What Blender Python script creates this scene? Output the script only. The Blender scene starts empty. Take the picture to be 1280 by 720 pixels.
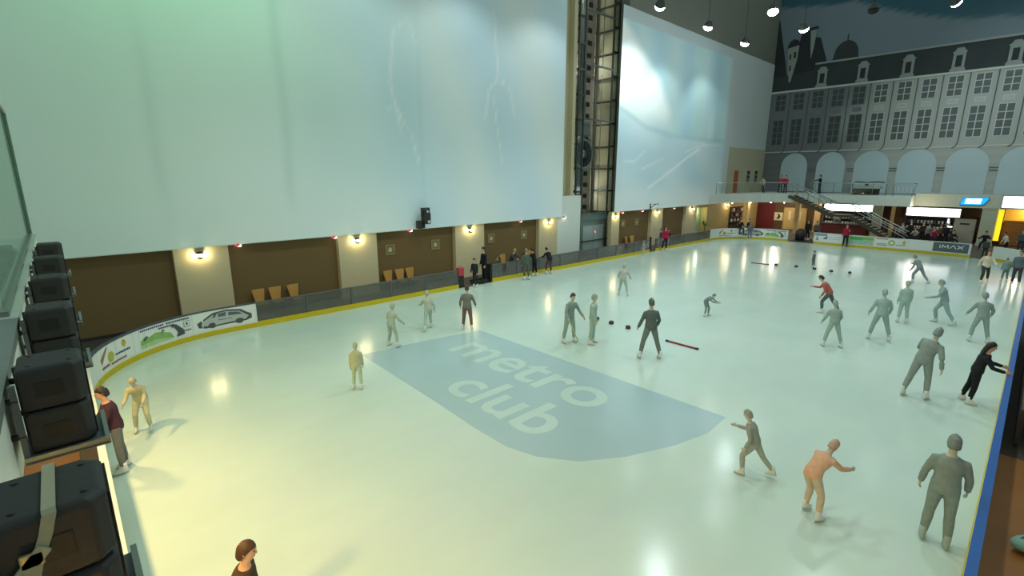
import bpy, math, random
import numpy as np
from mathutils import Vector, Matrix
random.seed(7)
PI = math.pi
SC = bpy.context.scene
COL = SC.collection
R = math.radians

# ------------------------------------------------------------------ materials
def S(h, a=1.0):
    h = h.lstrip('#')
    c = [int(h[i:i+2], 16)/255 for i in (0, 2, 4)]
    return tuple((x/12.92 if x <= .04045 else ((x+.055)/1.055)**2.4) for x in c) + (a,)

_M = {}
def mat(name, hexc, rough=.6, metal=0.0, var=.10, scale=5.0, bump=0.0, emit=0.0, spec=.5, stretch=None, attr=None, coat=0.0):
    if name in _M: return _M[name]
    m = bpy.data.materials.new(name); m.use_nodes = True
    nt = m.node_tree; n = nt.nodes; l = nt.links
    b = n['Principled BSDF']
    c = S(hexc)
    tc = n.new('ShaderNodeTexCoord')
    mp = n.new('ShaderNodeMapping'); l.new(tc.outputs['Object'], mp.inputs['Vector'])
    if stretch: mp.inputs['Scale'].default_value = stretch
    nz = n.new('ShaderNodeTexNoise'); nz.inputs['Scale'].default_value = scale
    nz.inputs['Detail'].default_value = 4
    l.new(mp.outputs['Vector'], nz.inputs['Vector'])
    mx = n.new('ShaderNodeMix'); mx.data_type = 'RGBA'
    mx.inputs['A'].default_value = tuple(x*(1-var) for x in c[:3]) + (1,)
    mx.inputs['B'].default_value = tuple(min(1, x*(1+var)) for x in c[:3]) + (1,)
    l.new(nz.outputs['Fac'], mx.inputs['Factor'])
    out = mx.outputs['Result']
    if attr:
        at = n.new('ShaderNodeAttribute'); at.attribute_name = attr
        m2 = n.new('ShaderNodeMix'); m2.data_type = 'RGBA'; m2.blend_type = 'MULTIPLY'
        m2.inputs['Factor'].default_value = 1
        mx.inputs['A'].default_value = (1-var,)*3 + (1,); mx.inputs['B'].default_value = (1, 1, 1, 1)
        l.new(out, m2.inputs['A']); l.new(at.outputs['Color'], m2.inputs['B'])
        out = m2.outputs['Result']
    l.new(out, b.inputs['Base Color'])
    b.inputs['Roughness'].default_value = rough
    b.inputs['Metallic'].default_value = metal
    b.inputs['Specular IOR Level'].default_value = spec
    if coat: b.inputs['Coat Weight'].default_value = coat; b.inputs['Coat Roughness'].default_value = .1
    if emit:
        l.new(out, b.inputs['Emission Color']); b.inputs['Emission Strength'].default_value = emit
    if bump:
        bp = n.new('ShaderNodeBump'); bp.inputs['Strength'].default_value = bump; bp.inputs['Distance'].default_value = .02
        l.new(nz.outputs['Fac'], bp.inputs['Height']); l.new(bp.outputs['Normal'], b.inputs['Normal'])
    _M[name] = m
    return m

def glass_mat(name, hexc, gloss=.12, rough=.03, haze=0.0, hazehex='#8a948e', k=.5):
    if name in _M: return _M[name]
    m = bpy.data.materials.new(name); m.use_nodes = True
    nt = m.node_tree; n = nt.nodes; l = nt.links
    for x in list(n): n.remove(x)
    o = n.new('ShaderNodeOutputMaterial')
    t = n.new('ShaderNodeBsdfTransparent'); t.inputs['Color'].default_value = S(hexc)
    g = n.new('ShaderNodeBsdfGlossy'); g.inputs['Roughness'].default_value = rough
    lw = n.new('ShaderNodeLayerWeight'); lw.inputs['Blend'].default_value = .35
    ma = n.new('ShaderNodeMath'); ma.operation = 'MULTIPLY_ADD'; ma.inputs[1].default_value = k; ma.inputs[2].default_value = gloss
    l.new(lw.outputs['Fresnel'], ma.inputs[0])
    x = n.new('ShaderNodeMixShader'); l.new(ma.outputs[0], x.inputs[0]); l.new(t.outputs[0], x.inputs[1]); l.new(g.outputs[0], x.inputs[2])
    last = x.outputs[0]
    if haze:
        d = n.new('ShaderNodeBsdfDiffuse'); d.inputs['Color'].default_value = S(hazehex)
        nz = n.new('ShaderNodeTexNoise'); nz.inputs['Scale'].default_value = 1.3; nz.inputs['Detail'].default_value = 3
        mm = n.new('ShaderNodeMath'); mm.operation = 'MULTIPLY'; mm.inputs[1].default_value = haze*2
        l.new(nz.outputs['Fac'], mm.inputs[0])
        y = n.new('ShaderNodeMixShader'); l.new(mm.outputs[0], y.inputs[0]); l.new(last, y.inputs[1]); l.new(d.outputs[0], y.inputs[2])
        last = y.outputs[0]
    l.new(last, o.inputs['Surface'])
    _M[name] = m
    return m

def cloth(h, rough=.85): return mat('cloth_' + h.lstrip('#'), h, rough, var=.18, scale=14, spec=.2)

# ------------------------------------------------------------------ mesh helpers
class MB:
    def __init__(s): s.v = []; s.f = []; s.m = []; s.smooth = []
    def add(s, vs, fs, mi=0, sm=False):
        o = len(s.v); s.v += [tuple(v) for v in vs]
        for f in fs: s.f.append(tuple(i+o for i in f)); s.m.append(mi); s.smooth.append(sm)
        return s
    def box(s, x0, y0, z0, x1, y1, z1, mi=0, rot=None, c=None):
        vs = [Vector((x, y, z)) for x in (x0, x1) for y in (y0, y1) for z in (z0, z1)]
        if rot is not None:
            c = Vector(c) if c else Vector(((x0+x1)/2, (y0+y1)/2, (z0+z1)/2))
            vs = [c + rot @ (v-c) for v in vs]
        return s.add(vs, [(0, 1, 3, 2), (4, 6, 7, 5), (0, 4, 5, 1), (2, 3, 7, 6), (0, 2, 6, 4), (1, 5, 7, 3)], mi)
    def loft(s, rings, mi=0, sm=True, cap=True):
        n = len(rings[0]); vs = [p for r in rings for p in r]; fs = []
        for k in range(len(rings)-1):
            for i in range(n):
                j = (i+1) % n
                fs.append((k*n+i, k*n+j, (k+1)*n+j, (k+1)*n+i))
        if cap:
            fs.append(tuple(range(n-1, -1, -1))); fs.append(tuple((len(rings)-1)*n+i for i in range(n)))
        return s.add(vs, fs, mi, sm)
    def tube(s, pts, r, n=8, mi=0):
        pts = [Vector(p) for p in pts]
        rs = r if isinstance(r, (list, tuple)) else [r]*len(pts)
        rings = []; ref = None
        for i, p in enumerate(pts):
            d = (pts[min(i+1, len(pts)-1)] - pts[max(i-1, 0)]).normalized()
            if ref is None: ref = Vector((0, 0, 1)) if abs(d.z) < .9 else Vector((0, 1, 0))
            a = d.cross(ref).normalized(); b = d.cross(a).normalized(); ref = -b if False else ref
            rings.append([p + a*math.cos(t)*rs[i] + b*math.sin(t)*rs[i] for t in [2*PI*k/n for k in range(n)]])
        return s.loft(rings, mi)
    def bar(s, p, q, w, h=None, mi=0):
        p = Vector(p); q = Vector(q); h = h or w; d = (q-p).normalized()
        ref = Vector((0, 0, 1)) if abs(d.z) < .95 else Vector((0, 1, 0))
        a = d.cross(ref).normalized()*w/2; b = d.cross(a).normalized()*h/2
        return s.loft([[c+a+b, c-a+b, c-a-b, c+a-b] for c in (p, q)], mi, False)
    def lathe(s, prof, c=(0, 0, 0), n=16, mi=0, axis='z'):
        rings = []
        for r, h in prof:
            ring = []
            for k in range(n):
                t = 2*PI*k/n
                a, b = r*math.cos(t), r*math.sin(t)
                if axis == 'z': p = (a, b, h)
                elif axis == 'x': p = (h, a, b)
                else: p = (b, h, a)
                ring.append(Vector(p)+Vector(c))
            rings.append(ring)
        return s.loft(rings, mi)
    def ell(s, c, r, mi=0, n=12, k=8, rot=None):
        c = Vector(c); rings = []
        for i in range(k+1):
            ph = -PI/2 + PI*i/k; ph = max(-PI/2+.02, min(PI/2-.02, ph))
            ring = []
            for j in range(n):
                t = 2*PI*j/n
                v = Vector((r[0]*math.cos(ph)*math.cos(t), r[1]*math.cos(ph)*math.sin(t), r[2]*math.sin(ph)))
                ring.append(c + (rot @ v if rot is not None else v))
            rings.append(ring)
        return s.loft(rings, mi)
    def prism(s, poly, f, d0, d1, mi=0):
        """poly of (a,b); f(a,b,d) -> point"""
        n = len(poly)
        vs = [f(a, b, d0) for a, b in poly] + [f(a, b, d1) for a, b in poly]
        fs = [tuple(range(n))[::-1], tuple(range(n, 2*n))] + [(i, (i+1) % n, n+(i+1) % n, n+i) for i in range(n)]
        return s.add(vs, fs, mi)
    def mesh(s, name):
        me = bpy.data.meshes.new(name); me.from_pydata(s.v, [], s.f)
        me.polygons.foreach_set('material_index', s.m)
        me.polygons.foreach_set('use_smooth', s.smooth)
        me.update()
        bb = None
        import bmesh
        bm = bmesh.new(); bm.from_mesh(me); bmesh.ops.recalc_face_normals(bm, faces=bm.faces); bm.to_mesh(me); bm.free()
        return me

def obj(name, mb, mats, parent=None, bevel=0, loc=None, rotz=0):
    me = mb.mesh(name) if isinstance(mb, MB) else mb
    for m in (mats if isinstance(mats, (list, tuple)) else [mats]): me.materials.append(m)
    o = bpy.data.objects.new(name, me); COL.objects.link(o)
    if parent: o.parent = parent
    if loc: o.location = loc
    if rotz: o.rotation_euler[2] = rotz
    if bevel:
        b = o.modifiers.new('bevel', 'BEVEL'); b.width = bevel; b.segments = 2; b.limit_method = 'ANGLE'
    return o

def tag(o, label, cat, group=None, kind=None):
    o['label'] = label; o['category'] = cat
    if group: o['group'] = group
    if kind: o['kind'] = kind
    return o

def thing(name, label, cat, loc=(0, 0, 0), rotz=0, group=None):
    o = bpy.data.objects.new(name, None); COL.objects.link(o)
    o.empty_display_size = .1
    o.location = loc; o.rotation_euler = (0, 0, rotz)
    return tag(o, label, cat, group)

def dup(root, loc, rotz=None, label=None):
    r = root.copy(); COL.objects.link(r); r.location = loc
    if rotz is not None: r.rotation_euler = (0, 0, rotz)
    if label: r['label'] = label
    for ch in list(root.children):
        c = ch.copy(); COL.objects.link(c); c.parent = r
        for g in ch.children:
            d = g.copy(); COL.objects.link(d); d.parent = c
    return r

def struct(name, mb, mats, label, cat):
    return tag(obj(name, mb, mats), label, cat, None, 'structure')

def set_attr(me, fn, name='print'):
    a = me.color_attributes.new(name, 'FLOAT_COLOR', 'POINT')
    buf = np.empty(len(me.vertices)*4, dtype=np.float32)
    for i, v in enumerate(me.vertices): buf[4*i:4*i+4] = fn(v.co)
    a.data.foreach_set('color', buf)

def grid(nu, nv, f):
    mb = MB(); vs = [f(i/nu, j/nv) for i in range(nu+1) for j in range(nv+1)]
    fs = [(i*(nv+1)+j, (i+1)*(nv+1)+j, (i+1)*(nv+1)+j+1, i*(nv+1)+j+1) for i in range(nu) for j in range(nv)]
    return mb.add(vs, fs, 0, True)

def text_mesh(txt, size, extrude=.002, fat=0):
    cu = bpy.data.curves.new('lettering', 'FONT'); cu.body = txt; cu.size = size; cu.extrude = extrude; cu.offset = fat
    cu.align_x = 'CENTER'; cu.align_y = 'CENTER'
    o = bpy.data.objects.new('lettering', cu); COL.objects.link(o)
    dg = bpy.context.evaluated_depsgraph_get()
    me = bpy.data.meshes.new_from_object(o.evaluated_get(dg))
    bpy.data.objects.remove(o); bpy.data.curves.remove(cu)
    return me

def lerp3(a, b, t): return tuple(x+(y-x)*t for x, y in zip(a, b))
def sstep(a, b, x):
    t = max(0, min(1, (x-a)/(b-a))) if a != b else float(x > a)
    return t*t*(3-2*t)
def seg_d(p, a, b):
    px, py = p[0]-a[0], p[1]-a[1]; bx, by = b[0]-a[0], b[1]-a[1]
    t = max(0, min(1, (px*bx+py*by)/(bx*bx+by*by)))
    return math.hypot(px-t*bx, py-t*by)
def poly_d(p, pts): return min(seg_d(p, pts[i], pts[i+1]) for i in range(len(pts)-1))

# ------------------------------------------------------------------ palette
M_white = mat('white_paint', '#dfe6de', .55, var=.03)
M_fasc = mat('balcony_paint', '#d3dbd2', .6, var=.03)
M_brown = mat('brown_wall_paint', '#77603a', .75, var=.08, scale=.4)
M_cream = mat('cream_stone', '#cdbf9b', .7, var=.05, scale=3)
M_steel = mat('steel', '#8f9894', .35, .8)
M_gsteel = mat('grey_painted_steel', '#62686a', .5, .3)
M_dsteel = mat('dark_steel', '#2b2e2c', .5, .5)
M_black = mat('black_plastic', '#2d2e2d', .65, var=.15, scale=20, bump=.1)
M_dark = mat('dark_rubber', '#2e2b28', .8)
M_yellow = mat('yellow_plastic', '#c9b40a', .5, var=.12)
M_boardw = mat('board_white', '#dfe4e0', .4, var=.04)
M_wood = mat('chair_wood', '#b98a45', .5, var=.2, scale=8, stretch=(1, 1, .15))
M_blue = mat('blue_cap', '#2c5fa6', .35, var=.1, scale=2)
M_concourse = mat('concourse_floor', '#4a4038', .6, var=.15)
M_bench_floor = mat('brown_floor', '#96602a', .4, var=.25, scale=1.2)
# ------------------------------------------------------------------ rink outline
RX0, RX1, RY0, RY1, RR = -19.6, 0.1, 0.0, 46.8, 4.0
def perim():
    pts = []
    def arc(cx, cy, a0, a1, n=16):
        for i in range(n+1):
            a = R(a0+(a1-a0)*i/n); pts.append((cx+RR*math.cos(a), cy+RR*math.sin(a)))
    def line(p, q, n):
        for i in range(n+1):
            t = i/n; pts.append((p[0]+(q[0]-p[0])*t, p[1]+(q[1]-p[1])*t))
    arc(RX1-RR, RY0+RR, 0, -90); line((RX1-RR, RY0), (RX0+RR, RY0), 40); arc(RX0+RR, RY0+RR, -90, -180)
    line((RX0, RY0+RR), (RX0, RY1-RR), 130); arc(RX0+RR, RY1-RR, 180, 90); line((RX0+RR, RY1), (RX1-RR, RY1), 40)
    arc(RX1-RR, RY1-RR, 90, 0); line((RX1, RY1-RR), (RX1, RY0+RR), 100)
    out = [pts[0]]
    for p in pts[1:]:
        if math.dist(p, out[-1]) > 1e-4: out.append(p)
    return out
PER = perim()
CUM = [0]
for i in range(1, len(PER)): CUM.append(CUM[-1]+math.dist(PER[i], PER[i-1]))
def s_of(p):
    best = (1e9, 0)
    for i in range(len(PER)-1):
        a, b = PER[i], PER[i+1]; bx, by = b[0]-a[0], b[1]-a[1]
        t = max(0, min(1, ((p[0]-a[0])*bx+(p[1]-a[1])*by)/(bx*bx+by*by)))
        d = math.hypot(p[0]-a[0]-t*bx, p[1]-a[1]-t*by)
        if d < best[0]: best = (d, CUM[i]+t*(CUM[i+1]-CUM[i]))
    return best[1]
def at_s(s, off=0, z=0):
    """point on the rink outline at arc length s, off metres outside it"""
    s = max(0, min(CUM[-1], s)); i = 0
    lo, hi = 0, len(CUM)-2
    while lo < hi:
        mid = (lo+hi+1)//2
        if CUM[mid] <= s: lo = mid
        else: hi = mid-1
    i = lo; a, b = PER[i], PER[i+1]; L = CUM[i+1]-CUM[i]; t = (s-CUM[i])/L
    def nrm(k):
        k0, k1 = max(0, k-1), min(len(PER)-1, k+1)
        dx, dy = PER[k1][0]-PER[k0][0], PER[k1][1]-PER[k0][1]; q = math.hypot(dx, dy)
        return (-dy/q, dx/q)
    n0, n1 = nrm(i), nrm(i+1)
    nx, ny = n0[0]+(n1[0]-n0[0])*t, n0[1]+(n1[1]-n0[1])*t
    # clockwise seen from above: the outside is on the left of travel... which is +90 degrees
    return Vector((a[0]+(b[0]-a[0])*t + nx*off*OUT, a[1]+(b[1]-a[1])*t + ny*off*OUT, z))
OUT = 1
_t = at_s(s_of((-19.6, 20)), 1)
if _t.x > -19.6: OUT = -1

def sweep(mb, s0, s1, o0, o1, z0, z1, mi=0, step=.35):
    n = max(1, int(abs(s1-s0)/step)); rings = []
    for i in range(n+1):
        s = s0+(s1-s0)*i/n
        rings.append([at_s(s, o0, z0), at_s(s, o1, z0), at_s(s, o1, z1), at_s(s, o0, z1)])
    return mb.loft(rings, mi, False)
def patch(mb, poly, s0, L, off, mi=0, z0=.24, H=.66, d=.004):
    """flat artwork shape on the rink-side face of a board; poly in 0..1 of the advert (u along, v up)"""
    # cut into narrow upright strips so that the shape follows the curve of the board
    us = [p[0] for p in poly]; u0, u1 = min(us), max(us); n = max(1, int((u1-u0)*L/.2)+1)
    def clip(pts, c, keep_hi):
        out = []
        for i in range(len(pts)):
            a, b = pts[i], pts[(i+1) % len(pts)]
            ia, ib = (a[0] >= c, b[0] >= c) if keep_hi else (a[0] <= c, b[0] <= c)
            if ia: out.append(a)
            if ia != ib:
                t = (c-a[0])/(b[0]-a[0]); out.append((c, a[1]+(b[1]-a[1])*t))
        return out
    for k in range(n):
        c0, c1 = u0+(u1-u0)*k/n, u0+(u1-u0)*(k+1)/n
        pc = poly if n == 1 else clip(clip(poly, c0, True), c1, False)
        q_ = []
        for p in pc:
            if not q_ or math.dist(p, q_[-1]) > 1e-6: q_.append(p)
        if len(q_) > 2 and math.dist(q_[0], q_[-1]) < 1e-6: q_.pop()
        if len(q_) > 2: mb.prism(q_, lambda a, b, dd: at_s(s0+a*L, -off-dd, z0+b*H), 0, d, mi)
    return mb
def circ(cu, cv, ru, rv, n=16): return [(cu+ru*math.cos(2*PI*i/n), cv+rv*math.sin(2*PI*i/n)) for i in range(n)]
def rect(u0, v0, u1, v1): return [(u0, v0), (u1, v0), (u1, v1), (u0, v1)]

# ------------------------------------------------------------------ the ice
def ice_material():
    m = bpy.data.materials.new('ice'); m.use_nodes = True
    nt = m.node_tree; n = nt.nodes; l = nt.links; b = n['Principled BSDF']
    tc = n.new('ShaderNodeTexCoord')
    n1 = n.new('ShaderNodeTexNoise'); n1.inputs['Scale'].default_value = .22; n1.inputs['Detail'].default_value = 5
    n2 = n.new('ShaderNodeTexNoise'); n2.inputs['Scale'].default_value = 2.2; n2.inputs['Detail'].default_value = 6
    mp = n.new('ShaderNodeMapping'); mp.inputs['Scale'].default_value = (1, .35, 1); mp.inputs['Rotation'].default_value = (0, 0, .5)
    l.new(tc.outputs['Object'], n1.inputs['Vector']); l.new(tc.outputs['Object'], mp.inputs['Vector']); l.new(mp.outputs['Vector'], n2.inputs['Vector'])
    r = n.new('ShaderNodeValToRGB'); r.color_ramp.elements[0].position = .3; r.color_ramp.elements[1].position = .7
    r.color_ramp.elements[0].color = S('#c6d8cb'); r.color_ramp.elements[1].color = S('#d6e4d8')
    l.new(n1.outputs['Fac'], r.inputs['Fac'])
    mx = n.new('ShaderNodeMix'); mx.data_type = 'RGBA'; mx.blend_type = 'MULTIPLY'; mx.inputs['Factor'].default_value = .10
    l.new(r.outputs['Color'], mx.inputs['A']); l.new(n2.outputs['Color'], mx.inputs['B'])
    l.new(mx.outputs['Result'], b.inputs['Base Color'])
    mr = n.new('ShaderNodeMapRange'); mr.inputs['To Min'].default_value = .12; mr.inputs['To Max'].default_value = .22
    l.new(n2.outputs['Fac'], mr.inputs['Value']); l.new(mr.outputs['Result'], b.inputs['Roughness'])
    b.inputs['Specular IOR Level'].default_value = .5
    bp = n.new('ShaderNodeBump'); bp.inputs['Strength'].default_value = .04; bp.inputs['Distance'].default_value = .01
    l.new(n2.outputs['Fac'], bp.inputs['Height']); l.new(bp.outputs['Normal'], b.inputs['Normal'])
    return m
M_ice = ice_material()
mb = MB(); mb.add([(p[0], p[1], 0) for p in PER[:-1]] + [(p[0], p[1], -.12) for p in PER[:-1]],
    [tuple(range(len(PER)-1)), tuple(range(len(PER)-1, 2*len(PER)-2))[::-1]] +
    [(i, (i+1) % (len(PER)-1), len(PER)-1+(i+1) % (len(PER)-1), len(PER)-1+i) for i in range(len(PER)-1)])
ice = struct('floor_ice', mb, M_ice, 'pale greenish white sheet of ice filling the rink', 'ice')
# frozen-in advert: blue-grey panel with two rows of letters
M_logo = mat('frozen_blue_paint', '#a9c0c2', .22, var=.13, scale=.35)
M_logol = mat('frozen_white_paint', '#bfd3ca', .22, var=.08, scale=1.1)
lp = [(-14.1, 6.5), (-13.9, 8.5), (-13.5, 10.9), (-4.3, 10.95), (-4.25, 9.9), (-4.5, 8.9), (-4.95, 7.8), (-5.5, 6.95), (-6.2, 6.45), (-6.9, 6.25), (-8, 6.25), (-9.8, 6.35)]
mb = MB().prism(lp, lambda a, b, d: (a, b, d), .0005, .002)
obj('advert_panel', mb, M_logo, ice)
def ice_text(t, x, y, size, sx=1.0):
    me = text_mesh(t, size, .0006, .035)
    o = obj('advert_lettering', me, M_logol, ice); o.location = (x, y, .0036); o.scale = (sx, 1, 1)
ice_text('metro', -9.7, 9.55, 2.35, 1.02)
ice_text('club', -8.5, 7.6, 2.1, 1.05)

# hall floor around the ice
mb = MB(); n = len(PER)-1; big = []
cx, cy = -9.75, 23.4
for p in PER[:-1]:
    dx, dy = p[0]-cx, p[1]-cy
    k = min((13.9 if dx < 0 else 20)/max(1e-6, abs(dx)), (27.5 if dy < 0 else 34.6)/max(1e-6, abs(dy)))
    big.append((cx+dx*k, cy+dy*k))
ring = [at_s(CUM[i], .02) for i in range(n)]
mb.add([(p.x, p.y, .02) for p in ring] + [(q[0], q[1], .02) for q in big] + [(p.x, p.y, -.2) for p in ring] + [(q[0], q[1], -.2) for q in big],
    [(i, (i+1) % n, n+(i+1) % n, n+i) for i in range(n)] + [(2*n+i, 3*n+i, 3*n+(i+1) % n, 2*n+(i+1) % n) for i in range(n)])
struct('floor', mb, M_concourse, 'dark concourse floor round the rink', 'floor')
mb = MB().box(.215, -3, .021, 6.0, 13.4, .06)
struct('floor_bench', mb, M_bench_floor, 'shiny brown flooring beyond the blue capped boards', 'floor')
mb = MB().box(-14.5, -4.5, .021, -.5, -.4, .06)
struct('floor_stand', mb, mat('orange_brown_floor', '#7a5226', .5, var=.2, scale=1), 'orange brown floor behind the near end boards', 'floor')

# ------------------------------------------------------------------ dasher boards
M_plexi = glass_mat('grey_plexiglass', '#c4c3be', .04, .08, .22, '#a09c96')
def boards(label, pA, pB, cap=None, height=.95, name='dasher_board'):
    s0, s1 = s_of(pA), s_of(pB)
    t = thing(name, label, 'rink board', at_s((s0+s1)/2, .05), 0, 'boards round the rink')
    inv = Matrix.Translation(-Vector(t.location))
    def part(nm, mb, mt):
        mb.v = [tuple(Vector(v)-t.location) for v in mb.v]; return obj(nm, mb, mt, t)
    part('panel', sweep(MB(), s0, s1, .0, .09, .01, height-.04), M_boardw)
    part('kick_plate', sweep(MB(), s0, s1, -.015, 0, .004, .17), M_yellow)
    part('top_cap', sweep(MB(), s0, s1, -.012, .10, height-.04, height), cap or M_boardw)
    t['_s'] = s0
    return t, s0, s1, part
def clear_boards(label, pA, pB, step=2.0):
    s0, s1 = s_of(pA), s_of(pB)
    t = thing('clear_rink_barrier', label, 'rink barrier', at_s((s0+s1)/2, .05), 0, 'boards round the rink')
    def part(nm, mb, mt):
        mb.v = [tuple(Vector(v)-t.location) for v in mb.v]; return obj(nm, mb, mt, t)
    n = max(1, round((s1-s0)/step))
    for i in range(n):
        a, b = s0+(s1-s0)*i/n, s0+(s1-s0)*(i+1)/n
        part('pane', sweep(MB(), a+.04, b-.04, .03, .045, .15, .90), M_plexi)
    for i in range(n+1):
        s = s0+(s1-s0)*i/n
        part('post', sweep(MB(), max(s0, s-.03), min(s1, s+.03), .01, .08, .01, .90), M_gsteel)
    part('handrail', sweep(MB(), s0, s1, .0, .08, .90, .95), M_gsteel)
    part('kick_plate', sweep(MB(), s0, s1, -.015, .03, .004, .20), M_yellow)
    part('lower_rail', sweep(MB(), s0, s1, .03, .07, .01, .16), M_gsteel)
    return t

A_green = mat('advert_green', '#8fb86a', .45, var=.25, scale=4)
A_lgreen = mat('advert_pale_green', '#b7d29a', .45, var=.2, scale=4)
A_navy = mat('advert_navy', '#3c4a78', .45)
A_ink = mat('advert_dark_ink', '#4d5557', .45, var=.2)
A_rust = mat('advert_rust', '#a56a45', .45)
A_gold = mat('advert_gold', '#c9b13a', .45)
A_lime = mat('advert_lime', '#a9b64a', .45)
A_red = mat('advert_red', '#a2505a', .45)
A_grey = mat('advert_grey', '#b9bfbd', .45, var=.15)
A_slate = mat('advert_slate', '#59656f', .4, var=.12, scale=2)
A_bluegrey = mat('advert_blue_grey', '#8ba3b5', .45, var=.25, scale=3)
A_mint = mat('advert_mint', '#8fd0a8', .45, var=.2, scale=5)
A_teal = mat('advert_teal_green', '#4fae6a', .45, var=.2, scale=4)
A_paper = mat('advert_paper', '#e9ece8', .4, var=.02)

def ad(part, name, s0, L, shapes, base=A_paper):
    mb = MB(); mats = [base]
    patch(mb, rect(0, 0, 1, 1), s0, L, .002, 0, d=.003)
    for k, (poly, m) in enumerate(shapes):
        if m not in mats: mats.append(m)
        patch(mb, poly, s0, L, .005+.0006*k, mats.index(m), d=.0025)
    o = part(name, mb, mats)
    return o
def bars(u0, v, u1, h, m, n, gap=.25):
    w = (u1-u0)/n
    return [(rect(u0+i*w, v, u0+i*w+w*(1-gap), v+h), m) for i in range(n)]
car = [(.08, .2), (.06, .45), (.16, .6), (.32, .88), (.55, .95), (.78, .85), (.88, .62), (.95, .5), (.95, .25), (.85, .15), (.2, .1)]
def ad_emblem(part, s0, L):
    sh = [([(.04, .55), (.28, .95), (.3, .88), (.08, .3)], A_rust), (circ(.36, .42, .085, .24), A_lime), (circ(.36, .42, .05, .14), A_gold),
          (circ(.70, .72, .05, .16), A_gold), ([(.67, .72), (.70, .9), (.73, .66)], A_rust)]
    sh += bars(.48, .34, .82, .09, A_navy, 9) + bars(.06, .1, .3, .1, A_red, 5) + bars(.34, .06, .72, .08, A_red, 8)
    return ad(part, 'advert', s0, L, sh)
def ad_field(part, s0, L):
    hill = [(0, .05), (0, .42), (.08, .55), (.2, .5), (.32, .62), (.45, .55), (.6, .4), (.66, .12), (.62, .04)]
    sh = [(hill, A_green), ([(0, .04), (0, .2), (.3, .28), (.62, .12), (.62, .04)], A_lgreen)]
    sh += bars(.02, .86, .5, .08, A_navy, 12) + bars(.54, .86, .98, .08, A_navy, 11) + bars(.38, .72, .66, .07, A_navy, 7)
    sh += [([(.05, .42), (.12, .6), (.16, .56), (.09, .4)], A_ink), ([(.42, .52), (.46, .66), (.5, .6)], A_ink),
           ([(.66, .7), (.72, .74), (.84, .4), (.86, .12), (.7, .08), (.74, .3)], A_ink), (circ(.66, .7, .035, .1), A_ink),
           (rect(.86, .48, .97, .78), A_bluegrey), (rect(.87, .51, .96, .75), A_paper), (circ(.915, .63, .02, .08), A_ink)]
    sh += bars(.84, .26, .99, .06, A_navy, 4)
    return ad(part, 'advert', s0, L, sh)
def ad_car(part, s0, L):
    inner = [(.12, .3), (.16, .5), (.34, .8), (.55, .86), (.75, .76), (.84, .55), (.9, .42), (.85, .25), (.25, .18)]
    sh = [(car, A_ink), (inner, A_grey), ([(.3, .62), (.36, .78), (.54, .82), (.52, .6)], A_slate), ([(.56, .6), (.58, .8), (.74, .72), (.8, .56)], A_slate),
          (rect(.4, .42, .62, .46), A_slate), (circ(.3, .2, .07, .15), A_ink), (circ(.74, .2, .07, .15), A_ink)]
    return ad(part, 'advert', s0, L, sh)

sA = s_of
# near end, left corner with the three adverts
bl, s0, s1, part = boards('white curved corner boards with three adverts at the left end of the rink', (-15.6, 0), (-19.6, 5.0), mat('dark_cap', '#4a4f5e', .5))
a0, a1, a2, a3 = sA((-16.95, .25)), sA((-18.55, 1.30)), sA((-19.35, 2.9)), sA((-19.6, 4.95))
ad_emblem(part, a0, a1-a0-.04).name = 'advert_poster'
ad_field(part, a1+.03, a2-a1-.06).name = 'advert_poster'
ad_car(part, a2+.03, a3-a2-.06).name = 'advert_poster'
boards('plain white boards below the speakers along the near end', (RX1-.03, RR-.3), (-15.6, 0), mat('pale_cap', '#c9d6d4', .4))
clear_boards('grey clear barrier between the car advert and the rink entrance', (-19.6, 5.0), (-19.6, 14.5))
clear_boards('grey clear barrier from the entrance steps to the lift shaft', (-19.6, 16.75), (-19.6, 26.0))
clear_boards('grey clear barrier running on past the lift shaft', (-19.6, 26.0), (-19.6, 32.4))
clear_boards('short clear barrier behind the person in red at the far left', (-19.6, 33.2), (-19.6, 42.2))
_, s0, s1, part = boards('white boards with adverts round the far left corner', (-19.6, 42.2), (-14.77, 46.8))
q = lambda x, y=46.8: s_of((x, y))
b0, b1, b2, b3 = s_of((-19.45, 43.6)), s_of((-18.5, 45.5)), s_of((-16.6, 46.7)), s_of((-14.85, 46.8))
ad_emblem(part, b0, b1-b0-.05).name = 'advert_poster'
ad_car(part, b1, b2-b1-.05).name = 'advert_poster'
ad_field(part, b2, b3-b2).name = 'advert_poster'
_, s0, s1, part = boards('white boards with a row of adverts along the far end', (-12.75, 46.8), (-2.86, 46.8))
def far(x0, x1): return q(x0), q(x1)-q(x0)
p0, L = far(-12.68, -10.65)
ad(part, 'advert_poster', p0, L, [(rect(.0, .7, .45, 1), A_bluegrey), ([(.3, .35), (.46, .75), (.46, .3)], A_slate), ([(.04, .1), (.1, .8), (.16, .1)], A_bluegrey)] +
   bars(.5, .6, .95, .06, A_grey, 6) + bars(.5, .35, .95, .06, A_grey, 6))
p0, L = far(-10.5, -8.55)
ad(part, 'advert_poster', p0, L, [(rect(0, .0, 1, .3), A_grey), (rect(.2, .55, .62, .9), A_teal), (rect(.05, .3, .95, .56), A_mint), (rect(.62, .6, 1, .95), A_green)], A_lgreen)
p0, L = far(-8.45, -6.45)
ad(part, 'advert_poster', p0, L, [(rect(.02, .85, .4, .95), A_rust), (circ(.52, .5, .11, .34), A_lime), (circ(.52, .5, .06, .18), A_paper), (circ(.9, .62, .05, .24), A_gold), (rect(.05, .12, .4, .2), A_red), (rect(.05, .3, .38, .36), A_ink)] + bars(.66, .25, .95, .08, A_navy, 6))
p0, L = far(-6.4, -5.0)
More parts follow.
